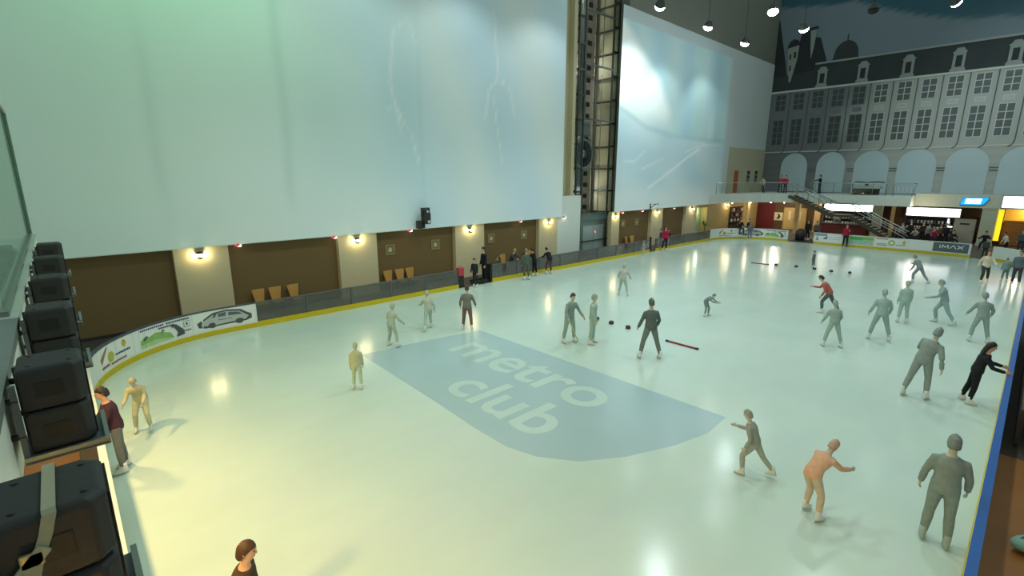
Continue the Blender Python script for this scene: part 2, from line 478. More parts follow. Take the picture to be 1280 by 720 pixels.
ad(part, 'advert_poster', p0, L, [(rect(.02, .02, .98, .98), A_paper)])
p0, L = far(-4.95, -2.98)
sp = ad(part, 'advert_poster', p0, L, [(rect(.0, .0, 1, 1), A_slate)], A_slate)
M_let = mat('white_letters', '#e6eaea', .4)
def letter(segs, x):
    mb = MB()
    for k, (ax, az, bx, bz) in enumerate(segs):
        l_ = math.hypot(bx-ax, bz-az); nx, nz = -(bz-az)/l_*.026, (bx-ax)/l_*.026
        poly = [(x+ax+nx, az+nz), (x+ax-nx, az-nz), (x+bx-nx, bz-nz), (x+bx+nx, bz+nz)]
        patch(mb, [((px+1.0)/L, (pz+.26)/.66) for px, pz in poly], p0, L, .010+.0006*k, 0, d=.003)
    part('letter', mb, M_let)
letter([(0, 0, 0, .24)], -.62)
letter([(-.17, 0, -.15, .24), (-.15, .24, 0, .06), (0, .06, .15, .24), (.15, .24, .17, 0)], -.33)
letter([(-.17, 0, 0, .24), (0, .24, .17, 0)], .10)
letter([(-.17, 0, .17, .24), (-.17, .24, .17, 0)], .50)
boards('short plain white boards in the far right corner', (-1.75, 46.2), (RX1, 41.5))
boards('long boards with a blue cap along the right side of the rink', (RX1, 41.5), (RX1, RR+.05), M_blue)
# ------------------------------------------------------------------ left wall
WX = -21.5
mb = MB()
mb.box(-22.2, -2.8, 3.0, WX, 24.3, 24, 0)                 # upper wall
mb.box(-23.2, 24.3, 4.3, -22.6, 26.4, 24, 2)              # recessed cream strip
mb.box(-22.2, 24.06, 0, WX, 26.4, 4.3, 0)                 # pale pier beside the lift
mb.box(-25.3, 26.0, 0, -25.0, 31.4, 24, 3)                # back of the lift slot
mb.box(-25.0, 31.2, 0, -22.2, 31.5, 24, 2)
mb.box(-25.0, 26.1, 0, -22.2, 26.4, 24, 2)
mb.box(-22.2, 31.05, 3.0, WX, 48.4, 24, 4)
mb.box(-22.2, 48.4, 3.0, WX, 57.6, 24, 4)
mb.box(-22.2, -2.8, 0, -21.78, 24.06, 3.0, 1)             # brown back panels
mb.box(-22.2, 31.05, 0, -21.78, 43.2, 3.0, 1)
mb.box(-22.2, 45.2, 0, WX, 57.6, 3.0, 5)
mb.box(-22.2, 43.2, 2.75, WX, 45.2, 3.0, 5)
struct('wall_left', mb, [M_white, M_brown, M_cream, mat('slot_back', '#8a8478', .7, var=.5, scale=1.5), mat('dark_upper_wall', '#7a7a70', .7), mat('tan_wall', '#b59a63', .7)],
       'long wall on the left, white above and brown below', 'wall')
mb = MB().box(-22.15, -2.2, .03, -21.74, 24, .12)
struct('baseboard_left', mb, M_dark, 'dark skirting under the brown wall panels', 'skirting')
for y0, y1, lab in ((2.93, 4.74, 'cream pillar with a lamp above the car advert'), (9.2, 11.1, 'second cream pillar from the left with a lit lamp'),
                    (15.77, 17.8, 'cream pillar behind the man in the dark jacket'), (22.33, 24.06, 'narrow looking cream pillar left of the lift shaft'),
                    (30.04, 31.05, 'slim cream pillar just right of the lift shaft'), (35.5, 37.23, 'cream pillar behind the person in red'),
                    (41.14, 43.2, 'cream pillar next to the green lit recess')):
    mb = MB().box(-21.8, y0, 0.02, WX-.005, y1, 2.998)
    mb.box(-21.8, y0-.02, .02, WX+.01, y1+.02, .14)
    struct('pillar', mb, M_cream, lab, 'pillar')
mb = MB().box(-22.2, 43.22, .02, -22.1, 45.18, 2.75, 0)
struct('wall_recess', mb, mat('lime_paint', '#b9c79a', .7), 'pale green recess in the far left corner', 'wall')

# big fabric banner on the left
M_banner = mat('banner_cloth', '#e3ebe4', .75, var=.02, scale=.6, attr='print')
BX = WX+.085
def crease(y, z):
    c = 0
    for yc, a, w in ((2.6, .018, .28), (7.35, .025, .2), (13.75, .025, .16), (4.9, .02, .5), (10.4, .02, .6), (17.2, .02, .5), (21.5, .02, .4)):
        yy = yc + .05*math.sin(z*.7+yc)
        c -= a*math.exp(-((y-yy)/w)**2)
    return c + .012*math.sin(y*1.9+.4*math.sin(z*.5)) + .008*math.sin(y*4.1+z*.15)
b1 = grid(190, 60, lambda u, v: (BX+crease(-2.7+27.1*u, 3.0+17*v)*(.25+.75*min(1, v*3)), -2.7+27.1*u, 2.99+17*v))
def print1_creases(c):
    y, z = c.y, c.z
    col = lerp3((.86, .97, .90), (.93, .97, .94), sstep(0, 6, y))
    col = lerp3(col, (.74, .88, .98), sstep(5, 15, y)*(.6+.4*math.sin(y*.9+z*.35)))
    # vague tall shapes of the printed picture
    for yc, zc, w, h, k in ((13.0, 9, 1.3, 3.6, .5), (18.8, 8.5, 1.2, 3.6, .45), (9.2, 8, 1.5, 3, .35), (15.6, 6.5, 1.6, 2, .35), (11.5, 6, 2.2, 1.6, .4)):
        d = ((y-yc)/w)**2+((z-zc)/h)**2
        col = lerp3(col, (.64, .79, .84), k*math.exp(-d))
    lines = (([(12.5, 12), (12.2, 9.8), (12.7, 7.6)], .07), ([(13.7, 11.8), (13.2, 12.6), (12.5, 12)], .06), ([(18.6, 14), (18.9, 10.8), (18.2, 10.2), (17.9, 8.6)], .07),
             ([(18.9, 10.8), (19.7, 10.4), (20.1, 9.0)], .07), ([(18.5, 10), (18.9, 7.6), (19.2, 6.2)], .05), ([(12.0, 8.6), (12.4, 8.9), (13.3, 7.4), (13.6, 6.2)], .05))
    for pts, w in lines:
        col = lerp3(col, (1, 1, 1), .75*math.exp(-(poly_d((y, z), pts)/w)**2))
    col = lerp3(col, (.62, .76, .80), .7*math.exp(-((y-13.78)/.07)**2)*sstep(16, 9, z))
    col = lerp3(col, (.70, .80, .76), .5*math.exp(-((y-7.35-.05*math.sin(z))/.22)**2)*sstep(3.5, 5.5, z))  # cloth colour darkened along the creases, apart from the printed picture
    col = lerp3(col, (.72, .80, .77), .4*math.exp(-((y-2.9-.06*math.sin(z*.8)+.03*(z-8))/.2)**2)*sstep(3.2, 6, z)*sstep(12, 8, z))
    return col + (1,)
me = b1.mesh('banner'); set_attr(me, print1_creases)
banner = tag(obj('fabric_banner', me, M_banner), 'huge pale fabric banner covering the left wall up to the lift shaft', 'banner')
mb = MB()
for k in range(1): mb.box(BX-.05, -2.7, 2.96, BX+.012, 24.4, 3.0)
obj('bottom_batten', mb, M_white, banner)
mb = MB().box(BX-.05, 24.36, 2.96, BX+.02, 24.42, 20)
obj('side_batten', mb, M_white, banner)
for zz, nm_ in ((6.8, 'lowest'), (9.4, 'second lowest'), (11.3, 'second highest'), (13.4, 'highest')):
    mb = MB().bar((-22.58, 25.4, zz+1.0), (-21.6, 24.38, zz), .09).bar((-22.58, 25.4, zz-.1), (-21.6, 24.38, zz), .07)
    tag(obj('wall_strut', mb, M_steel), nm_+' steel strut behind the edge of the left banner by the lift shaft', 'strut', 'struts behind the banner edge')
tag(banner, banner['label'], 'banner')

# second banner with a printed picture
b2 = grid(180, 92, lambda u, v: (BX+.012*math.sin(u*40), 30.2+27.2*u, 3.04+13.86*v))
b2.f = [f for f in b2.f if not all(b2.v[i][1] > 48.35 and b2.v[i][2] < 8.35 for i in f)]
b2.m = [0]*len(b2.f); b2.smooth = [True]*len(b2.f)
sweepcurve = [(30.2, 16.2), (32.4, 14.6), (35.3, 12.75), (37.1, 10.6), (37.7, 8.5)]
def print2(c):
    y, z = c.y, c.z
    plain = (.60, .63, .63)
    col = lerp3((.60, .78, .80), (.47, .68, .76), .5+.5*math.sin(y*1.3))
    col = lerp3(col, (.52, .75, .70), .5*math.exp(-((y-41.5)/.8)**2))
    col = lerp3(col, (.83, .93, .92), .7*math.exp(-((y-44.3)/.9)**2-((z-9.5)/2)**2))
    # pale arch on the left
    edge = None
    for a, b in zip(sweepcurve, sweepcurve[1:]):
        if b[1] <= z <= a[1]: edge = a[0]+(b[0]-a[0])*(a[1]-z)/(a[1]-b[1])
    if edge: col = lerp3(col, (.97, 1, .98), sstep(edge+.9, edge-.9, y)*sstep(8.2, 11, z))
    if z > 16.1: col = (.55, .62, .64)
    hor = [(30.2, 10.4), (34, 9.15), (39, 8.7), (47.4, 8.75)]
    hz = 10.4 if y < 30.2 else next((a[1]+(b[1]-a[1])*(y-a[0])/(b[0]-a[0]) for a, b in zip(hor, hor[1:]) if a[0] <= y <= b[0]), 8.75)
    if z < hz:
        low = lerp3((.70, .82, .87), (.60, .76, .84), .5+.5*math.sin(y*.8+z))
        low = lerp3(low, (.56, .72, .80), .6*math.exp(-((z-7.2)/.8)**2)*sstep(42, 34, y))
        low = lerp3((.84, .91, .92), low, sstep(3.6, 5.6, z))
        col = low
    col = lerp3(col, (.45, .62, .66), .55*math.exp(-((z-hz)/.18)**2))
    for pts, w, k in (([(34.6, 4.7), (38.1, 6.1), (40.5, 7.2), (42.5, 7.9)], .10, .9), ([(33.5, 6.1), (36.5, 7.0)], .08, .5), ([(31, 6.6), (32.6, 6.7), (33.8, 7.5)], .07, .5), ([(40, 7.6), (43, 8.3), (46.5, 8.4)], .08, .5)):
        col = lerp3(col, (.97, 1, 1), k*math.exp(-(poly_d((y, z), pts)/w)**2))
    col = lerp3(col, plain, sstep(47.0, 47.8, y))
    return col + (1,)
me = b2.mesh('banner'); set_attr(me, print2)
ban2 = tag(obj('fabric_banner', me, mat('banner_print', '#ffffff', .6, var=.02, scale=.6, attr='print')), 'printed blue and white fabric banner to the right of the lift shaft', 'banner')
obj('bottom_batten', MB().box(BX-.05, 30.2, 3.0, BX+.02, 48.3, 3.05), M_white, ban2)

# ------------------------------------------------------------------ wall furniture
M_lampglass = mat('lamp_glass', '#ffe9b0', .4, emit=9, var=.01)
def sconce(y, z, label, E=24, x=WX):
    t = thing('wall_sconce', label, 'wall lamp', (x, y, z), 0, 'wall lamps on the cream pillars')
    obj('back_plate', MB().box(.0, -.09, -.12, .025, .09, .14), M_dsteel, t, bevel=.008)
    obj('arm', MB().tube([(.02, 0, .06), (.10, 0, .10), (.15, 0, .03)], .012), M_dsteel, t)
    obj('shade', MB().lathe([(.05, -.05), (.085, .0), (.095, .05), (.06, .07), (.03, .075)], (.15, 0, 0), 12), M_lampglass, t)
    obj('bowl', MB().lathe([(.012, -.13), (.05, -.11), (.10, -.055), (.10, -.045), (.02, -.06)], (.15, 0, 0), 12), M_dsteel, t)
    obj('hood', MB().lathe([(.02, .10), (.17, .085), (.17, .095), (.02, .13)], (.10, 0, 0), 14), M_dsteel, t)
    for yy_ in (-.15, .15):
     l = bpy.data.lights.new('sconce_light', 'POINT'); l.energy = E*.5; l.color = (1, .84, .42); l.shadow_soft_size = .03
     o = bpy.data.objects.new('sconce_light', l); COL.objects.link(o); o.parent = t; o.location = (.13, yy_, .02)
    return t
for y, lab in ((3.76, 'lit wall lamp on the pillar nearest the camera'), (10.1, 'lit wall lamp on the second pillar from the left'), (16.75, 'lit wall lamp above the man in the dark jacket'),
               (23.2, 'lit wall lamp on the pillar left of the lift shaft'), (30.5, 'lit wall lamp on the slim pillar right of the lift'), (36.3, 'lit wall lamp above the person in red'),
               (42.2, 'lit wall lamp beside the green recess')):
    sconce(y, 2.66, lab, x=WX+.005)
sconce(49.4, 2.72, 'lit wall lamp on the tan wall under the balcony', x=WX+.005)
M_spotlens = mat('spot_lens', '#fff3ea', .4, emit=7, var=.01)
M_redring = mat('red_ring', '#d4424a', .4, emit=.8)
for y, lab in ((5.07, 'small red rimmed light under the banner left of the chairs'), (8.97, 'small red rimmed light left of the second pillar'), (12.87, 'small red rimmed light under the black wall projector'),
               (20.55, 'small red rimmed light above the group at the barrier'), (24.6, 'small light under the banner end by the lift shaft'), (33.9, 'small light under the printed banner left of the person in red'), (38.8, 'small light under the printed banner right of the person in red'), (31.2, 'small light at the left foot of the printed banner')):
    t = thing('soffit_light', lab, 'ceiling light', (WX+.1, y, 2.96), 0, 'small lights under the banners')
    obj('rim', MB().lathe([(.10, .0), (.10, -.07), (.07, -.07), (.07, -.01)], n=14), M_redring, t)
    obj('lens', MB().ell((0, .05, -.05), (.09, .09, .045)), M_spotlens, t)
    obj('bracket', MB().box(-.10, -.02, -.01, .02, .02, .03), M_dsteel, t)
M_frame = mat('gilt_frame', '#a08a5a', .5)
M_pic = mat('picture_print', '#7c7458', .6, var=.6, scale=9)
for k, (y, lab) in enumerate(((11.92, 'small framed picture above the pair of wooden chairs'), (14.62, 'small framed picture left of the man in the dark jacket'), (18.55, 'small framed picture above the left of the barrier group'), (21.24, 'small framed picture near the pillar by the lift'),
             (31.9, 'small framed picture above the lone chair, left one'), (33.8, 'small framed picture above the lone chair, right one'))):
    t = thing('picture_frame', lab, 'picture', (-21.78, y, 2.02), 0, 'framed pictures on the brown wall')
    mb = MB()
    for a, b, c, d in ((-.26, -.26, .26, -.2), (-.26, .2, .26, .26), (-.26, -.2, -.2, .2), (.2, -.2, .26, .2)): mb.box(.001, a, b, .035, c, d)
    obj('frame', mb, M_frame, t)
    mb = MB().box(.001, -.2, -.2, .015, .2, .2, 0).prism([(-.12, -.1), (-.05, .1), (.02, .13), (.1, .05), (.12, -.1)], lambda a, b, d: (d, a, b), .015, .02, 1)
    obj('print', mb, [M_pic, mat('picture_pale', '#c9bf95', .6, var=.3)], t)

def make_chair(label, loc, rotz):
    t = thing('wooden_chair', label, 'chair', loc, rotz, 'wooden chairs along the brown wall')
    # faces +x
    mb = MB()
    rings = []
    for zz, w, dx in ((.44, .17, 0), (.6, .19, -.02), (.8, .225, -.05), (1.0, .25, -.09)):
        rings.append([Vector((-.2+dx, -w, zz)), Vector((-.2+dx-.015, 0, zz)), Vector((-.2+dx, w, zz)), Vector((-.225+dx, w, zz)), Vector((-.245+dx, 0, zz)), Vector((-.225+dx, -w, zz))])
    mb.loft(rings, 0, False)
    obj('backrest', mb, M_wood, t, bevel=.006)
    obj('seat', MB().prism([(-.21, -.19), (.2, -.22), (.22, 0), (.2, .22), (-.21, .19)], lambda a, b, d: (a, b, d), .42, .455), M_wood, t, bevel=.008)
    for sx, sy in ((-.18, -.16), (-.18, .16), (.17, -.18), (.17, .18)):
        obj('leg', MB().tube([(sx, sy, .42), (sx*1.15, sy*1.12, .0)], [.02, .014]), M_dsteel, t)
    return t
F0 = .02
c0 = make_chair('leftmost of three wooden chairs against the brown wall', (-21.3, 5.68, F0), .08)
for (y, rz, lab) in ((6.3, -.05, 'middle of three wooden chairs left of the second pillar'), (7.08, .1, 'third wooden chair, set slightly apart left of the second pillar'),
                     (11.64, .06, 'wooden chair just right of the second pillar'), (12.27, -.04, 'middle wooden chair under the small picture'), (12.88, .05, 'right wooden chair under the small picture'),
                     (19.3, .1, 'wooden chair behind the group at the barrier, left one'), (21.4, -.08, 'wooden chair behind the group at the barrier, right one'), (32.2, .3, 'wooden chair right of the lift shaft'), (32.9, -.1, 'wooden chair under two pictures right of the lift shaft'), (38.3, 0, 'wooden chair behind the pillar past the person in red')):
    dup(c0, (-21.3, y, F0), rz, lab)

# black projector unit on the banner
t = thing('wall_projector', 'black theatre spotlight unit fixed to the lower edge of the left banner', 'spotlight', (BX+.02, 13.6, 3.0))
obj('bracket', MB().box(0, -.14, .0, .08, .14, .3).bar((.04, 0, .2), (.35, 0, .25), .05), M_dsteel, t)
obj('body', MB().box(.2, -.17, .25, .6, .17, .8), M_black, t, bevel=.03)
mb = MB()
for s in (-1, 1): mb.box(.28, s*.2-.02, .65, .44, s*.2+.02, 1.05)
mb.box(.28, -.2, 1.0, .44, .2, 1.05)
obj('yoke', mb, M_black, t)
obj('head', MB().box(.24, -.14, .78, .5, .14, .98), M_black, t, bevel=.02)
obj('lens', MB().ell((.6, .05, .36), (.03, .08, .08)).ell((.5, .05, .86), (.03, .07, .06)), mat('lens_glass', '#c8d2d0', .1, spec=1), t)
obj('ballast_box', MB().box(.1, -.42, .02, .4, -.2, .42), M_black, t, bevel=.02)
# small white bracket arm at the right banner's foot
t = thing('wall_bracket', 'thin dark cable bracket at the foot of the printed banner', 'bracket', (BX+.03, 35.0, 3.1))
obj('arm', MB().bar((.03, 0, 0), (.5, 0, .32), .05).bar((.5, -.3, .32), (.5, .45, .32), .05).bar((.02, 0, -.3), (.02, 0, .35), .06), M_dsteel, t)

# ------------------------------------------------------------------ glass lift shaft
M_shaft = mat('shaft_steel', '#4f5451', .4, .6)
t = thing('lift_shaft', 'tall open steel lift shaft set into the left wall', 'lift', (-22.3, 28.9, .02))
H0 = 22.0
for k, (x, y) in enumerate(((0, -2.15), (0, -1.55), (0, 1.55), (0, 2.15), (-1.9, -2.15), (-1.9, 2.15))):
    obj('post', MB().box(x-.05, y-.05, 0, x+.05, y+.05, H0), M_shaft, t)
for zz, yy in ((4.5, .9), (9.0, -.9), (13.5, .9), (17.5, -.9)):  # lamps added only to brighten the inside of the shaft
    obj('added_shaft_lamp', MB().lathe([(.02, -.2), (.07, -.2), (.07, .2), (.02, .2)], (-2.4, yy, zz), 10), mat('added_shaft_glass', '#eefaf2', .4, emit=4), t)
    l = bpy.data.lights.new('added_shaft_light', 'POINT'); l.energy = 70; l.color = (.85, 1, .97); l.shadow_soft_size = .15
    o = bpy.data.objects.new('added_shaft_light', l); COL.objects.link(o); o.parent = t; o.location = (-2.2, yy, zz)
zz = 2.9
while zz < 21:
    mb = MB().box(-.05, -2.15, zz-.06, .05, -1.55, zz+.06).box(-.05, 1.55, zz-.06, .05, 2.15, zz+.06)
    mb.box(-1.9, -2.2, zz-.05, 0, -2.1, zz+.05).box(-1.9, 2.1, zz-.05, 0, 2.2, zz+.05).box(-1.95, -2.15, zz-.05, -1.85, 2.15, zz+.05)
    obj('crossbeam', mb, M_shaft, t)
    zz += 1.6
for zz in (2.9, 9.4, 12.9, 16.2):
    obj('front_beam', MB().box(-.02, -1.55, zz-.05, .08, 1.55, zz+.05), M_gsteel, t)
obj('guide_rail', MB().box(-1.0, -.55, 0, -.85, -.35, H0).box(-1.0, .8, 0, -.85, .95, H0), mat('rail_metal', '#8b8b84', .3, .7, var=.4, scale=2), t)
obj('counterweight_column', MB().box(-1.5, -.25, 0, -.9, .25, H0).box(-1.4, .35, 0, -1.0, .75, H0), mat('rusty_column', '#8d8272', .5, .2, var=.6, scale=1.6), t)
for k in range(26): obj('column_slot', MB().box(-.9, -.2, .8+k*.8, -.86, .2, 1.1+k*.8), M_dsteel, t)
obj('cable', MB().tube([(-.6, -1.1, 0), (-.6, -1.1, H0)], .03).tube([(-.6, -.9, 0), (-.6, -.9, H0)], .03).tube([(-.6, 1.2, 0), (-.6, 1.2, H0)], .03), M_steel, t)
# big pulley wheel with dark spokes
mb = MB()
rings = []
for rr, xx in ((1.05, -.05), (1.05, .05), (.9, .05), (.9, -.05)):
    rings.append([Vector((xx, rr*math.cos(a), rr*math.sin(a))) for a in [2*PI*i/32 for i in range(32)]])
rings.append(rings[0]); mb.loft(rings, 0, False, False)
mb.lathe([(.02, -.08), (.28, -.08), (.28, .08), (.02, .08)], n=20, axis='x')
whl = obj('pulley_wheel', mb, M_steel, t); whl.location = (-.35, -1.0, 7.1)
mb = MB()
for k in range(22):
    a = 2*PI*k/22; c, s_ = math.cos(a), math.sin(a)
    rot = Matrix.Rotation(-a, 3, 'X')
    p = Vector((0, .3*c, .3*s_)); q_ = Vector((0, .9*c, .9*s_))
    mb.bar(p, q_, .10, .05, 0)
obj('spoke', mb, M_dsteel, whl)
obj('disc', MB().lathe([(.02, -.03), (.92, -.03), (.92, -.01), (.02, -.01)], n=28, axis='x'), M_gsteel, whl)
obj('wheel_housing', MB().box(-.75, -1.75, 8.3, -.25, -.3, 9.3), mat('housing_metal', '#7b7c76', .4, .5), t, bevel=.15)
M_liftglass = glass_mat('lift_glass', '#eef4f1', .02, .05, .04, k=.2)
for y0, y1 in ((-2.08, -1.62), (1.62, 2.08)):
    obj('side_glass', MB().box(.0, y0, 2.9, .02, y1, H0), M_liftglass, t)
obj('cab_front', MB().box(-.4, -1.5, 0, .0, 1.5, 2.4), mat('lift_cab_metal', '#7f8f8c', .35, .5), t, bevel=.02)
obj('cab_door', MB().box(.0, -1.2, .02, .03, -.02, 2.05).box(.0, .02, .02, .03, 1.2, 2.05), mat('lift_door', '#a9bbb9', .25, .3, var=.05), t)
obj('call_light', MB().ell((.04, .2, 1.55), (.02, .06, .05)), mat('red_indicator', '#ff5050', .4, emit=4), t)
obj('door_rail', MB().tube([(.12, -1.5, .95), (.12, 1.6, .95)], .035), M_dsteel, t)
obj('transom', MB().box(-.3, -1.55, 2.4, .05, 1.55, 2.85), mat('transom_glass', '#6d8480', .15, .2), t)
# ------------------------------------------------------------------ far wall: painted sky and palace front
YW = 57.6
def sky(c):
    x, z = c.x, c.z
    E_ = ((-23, 22.0), (-21.9, 22.4), (-19.2, 21.95), (-16, 21.45), (-14.9, 21.55), (-13.2, 20.6), (-9.9, 19.2), (-7, 18.3), (-4.4, 18.0), (-2.9, 17.55), (0, 18), (3, 17.3), (8, 18))
    edge = next((a[1]+(b[1]-a[1])*(x-a[0])/(b[0]-a[0]) for a, b in zip(E_, E_[1:]) if a[0] <= x <= b[0]), 18)
    teal, cloud = S('#2c5868')[:3], S('#75818d')[:3]
    col = lerp3(cloud, teal, sstep(edge-.12, edge+.12, z))
    col = lerp3(col, S('#76848c')[:3], .3*math.exp(-((z-17)/2.)**2))
    return col + (1,)
g = grid(70, 70, lambda u, v: (-22.2+30*u, YW, 3.9+20.1*v))
g.box(-22.2, YW+.02, 3.9, 7.8, YW+.3, 24)
me = g.mesh('wall_far'); set_attr(me, sky)
o = tag(obj('wall_far', me, mat('painted_sky', '#ffffff', .8, var=.10, scale=.35, attr='print')), 'far wall painted with a dusky blue sky', 'wall', None, 'structure')

fac = thing('palace_facade', 'grey painted palace front with arches, windows and a dark roof on the far wall', 'facade', (-9, YW, 4.0))
FO = Vector(fac.location)
def fmap(a, b, d): return (a-FO.x, -d, b-FO.z)      # a = world x, b = world z, d = depth in front of the wall
M_stone = mat('painted_stone', '#a8aca8', .8, var=.12, scale=.35)
M_stone2 = mat('painted_stone_trim', '#babdb8', .8, var=.08)
M_slate = mat('painted_slate', '#2f3638', .8, var=.22, scale=.9)
M_slate2 = mat('painted_slate_dark', '#23292c', .8, var=.2, scale=.9)
M_pane = mat('painted_pane', '#4d5657', .6, var=.25, scale=2)
M_arch = mat('arch_panel', '#a9bac0', .7, var=.03, scale=.5)
M_pipe = mat('painted_pipe', '#555a5a', .7)
X0, X1 = -21.45, 4.6
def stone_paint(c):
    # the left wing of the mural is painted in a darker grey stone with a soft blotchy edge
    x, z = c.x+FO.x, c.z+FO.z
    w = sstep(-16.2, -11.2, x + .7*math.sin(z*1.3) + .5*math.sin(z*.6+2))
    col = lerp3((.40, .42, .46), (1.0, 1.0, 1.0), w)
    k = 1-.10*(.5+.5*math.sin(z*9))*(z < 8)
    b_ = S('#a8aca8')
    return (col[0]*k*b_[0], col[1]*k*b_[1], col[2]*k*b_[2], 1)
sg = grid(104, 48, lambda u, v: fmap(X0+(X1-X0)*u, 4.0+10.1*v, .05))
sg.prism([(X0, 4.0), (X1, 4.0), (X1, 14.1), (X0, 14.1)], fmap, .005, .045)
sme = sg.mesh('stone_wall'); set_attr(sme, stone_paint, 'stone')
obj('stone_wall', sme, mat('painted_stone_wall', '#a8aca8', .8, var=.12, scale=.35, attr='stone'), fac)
obj('cornice', MB().prism(rect(X0, 14.02, X1, 14.2), fmap, .05, .16).prism(rect(X0, 8.02, X1, 8.12), fmap, .05, .10), M_stone2, fac)
for k in range(0, 7):
    xa = -18.42+3.38*k
    obj('moulding', MB().prism(rect(xa+1.40, 6.02, xa+1.98, 6.12), fmap, .05, .09).prism(rect(xa+1.40, 6.24, xa+1.98, 6.34), fmap, .05, .09), M_pipe, fac)
for k in range(7):
    xc = -18.42+3.37*k; w = 1.25 if k < 2 else 1.38
    pts = [(xc-w, 4.02), (xc+w, 4.02), (xc+w, 6.55)] + [(xc+w*math.cos(R(a)), 6.55+1.37*math.sin(R(a))) for a in range(10, 180, 10)] + [(xc-w, 6.55)]
    obj('arch_panel', MB().prism(pts, fmap, .05, .11), M_arch, fac)
def window(xc, z0, z1, w, rows):
    mb = MB()
    mb.prism(rect(-w-.06, z0-.06, w+.06, z1+.06), lambda a, b, d: (a, -d, b), .05, .085, 0)
    mb.prism(rect(-w, z0, w, z1), lambda a, b, d: (a, -d, b), .085, .10, 1)
    for xx in (0,): mb.prism(rect(xx-.035, z0, xx+.035, z1), lambda a, b, d: (a, -d, b), .10, .115, 0)
    for i in range(1, rows): zz = z0+(z1-z0)*i/rows; mb.prism(rect(-w, zz-.03, w, zz+.03), lambda a, b, d: (a, -d, b), .10, .115, 0)
    return mb
wl = window(0, 8.85-4, 11.3-4, .46, 4).mesh('window'); wu = window(0, 12.27-4, 13.82-4, .46, 3).mesh('window')
for m_ in (wl, wu): m_.materials.append(M_stone2); m_.materials.append(M_pane)
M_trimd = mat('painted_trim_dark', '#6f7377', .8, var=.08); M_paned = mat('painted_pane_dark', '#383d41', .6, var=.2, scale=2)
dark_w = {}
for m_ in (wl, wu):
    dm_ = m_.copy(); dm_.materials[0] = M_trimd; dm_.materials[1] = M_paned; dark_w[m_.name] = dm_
for k in range(-5, 9):
    xc = -11.83+1.72*k
    for m_ in (wl, wu):
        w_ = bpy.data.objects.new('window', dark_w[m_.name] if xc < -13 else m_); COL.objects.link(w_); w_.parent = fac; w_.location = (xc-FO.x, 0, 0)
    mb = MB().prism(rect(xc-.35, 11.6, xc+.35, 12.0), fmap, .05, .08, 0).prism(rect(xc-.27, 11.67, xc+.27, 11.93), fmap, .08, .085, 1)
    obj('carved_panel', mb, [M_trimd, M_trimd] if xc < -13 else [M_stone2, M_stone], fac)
    px = xc+.86
    mb = MB().tube([fmap(px, 14.0, .12), fmap(px, 8.5, .12), fmap(px-.08, 8.15, .12), fmap(px-.32, 7.95, .12)], .032)
    obj('drainpipe', mb, M_pipe, fac)
obj('roof', MB().prism([(-21.4, 14.2), (X1, 14.2), (X1, 16.4), (-17.55, 16.4), (-17.6, 15.9), (-21.4, 15.6)], fmap, .02, .10), M_slate, fac)
obj('roof_ridge', MB().prism(rect(-17.6, 16.35, X1, 16.52), fmap, .02, .16), mat('painted_lead', '#8d9391', .7), fac)
def dormer():
    f = lambda a, b, d: (a, -d, b)
    mb = MB().prism([(-.5, 0), (.5, 0), (.5, .2), (.4, .25), (.4, 1.45), (.5, 1.5), (.35, 1.62), (.2, 1.85), (-.2, 1.85), (-.35, 1.62), (-.5, 1.5), (-.4, 1.45), (-.4, .25), (-.5, .2)], f, .10, .2, 0)
    mb.prism(rect(-.2, .35, .2, 1.25), f, .2, .22, 1)
    return mb
dm = dormer().mesh('dormer'); dm.materials.append(mat('dormer_stone', '#888e8c', .8)); dm.materials.append(M_slate2)
for k in range(7):
    d_ = bpy.data.objects.new('dormer', dm); COL.objects.link(d_); d_.parent = fac; d_.location = (-16.85+3.37*k-FO.x, 0, 14.2-FO.z)
dome = [(-16.2, 16.5)] + [(-15.12-1.0*math.cos(R(a)), 16.85+1.3*math.sin(R(a))) for a in range(0, 181, 12)] + [(-14.05, 16.5)]
obj('dome', MB().prism(dome, fmap, .01, .06), M_slate, fac)
obj('finial', MB().prism([(-15.17, 18.1), (-15.07, 18.1), (-15.1, 18.75), (-15.14, 18.75)], fmap, .01, .05), M_slate2, fac)
obj('spire', MB().prism([(-22.1, 14.2), (-19.9, 14.2), (-20.45, 17.0), (-21.45, 21.2), (-22.1, 20.2)], fmap, .03, .07), M_slate2, fac)
obj('spire', MB().prism([(-19.7, 14.2), (-17.5, 14.2), (-17.4, 16.3), (-16.7, 16.6), (-17.45, 18.8), (-18.1, 19.0), (-18.35, 19.9), (-19.15, 19.7), (-19.35, 18.6)], fmap, .03, .07), M_slate2, fac)
obj('turret', MB().prism([(-20.35, 18.3), (-19.3, 18.5), (-19.35, 17.2), (-19.75, 15.0), (-19.9, 15.0), (-20.2, 16.8)], fmap, .07, .13, 0).prism(rect(-20.1, 17.2, -19.95, 17.7), fmap, .13, .14, 1).prism(rect(-19.7, 17.3, -19.5, 17.85), fmap, .13, .14, 1).prism(rect(-20, 16.1, -19.85, 16.6), fmap, .13, .14, 1), [mat('turret_stone', '#8b8f8c', .8), M_slate2], fac)
obj('turret_cap', MB().prism([(-20.4, 18.28), (-19.25, 18.48), (-19.45, 18.95), (-19.85, 19.1), (-20.2, 18.85)], fmap, .07, .15), M_slate2, fac)
obj('chimney', MB().prism([(-18.4, 19.6), (-17.85, 19.65), (-17.95, 18.0), (-18.1, 17.0), (-18.25, 18.0)], fmap, .08, .14, 0).prism([(-18.5, 19.6), (-17.7, 19.72), (-17.8, 19.88), (-18.3, 19.88)], fmap, .08, .16, 1), [mat('turret_stone', '#8b8f8c', .8), M_slate2], fac)

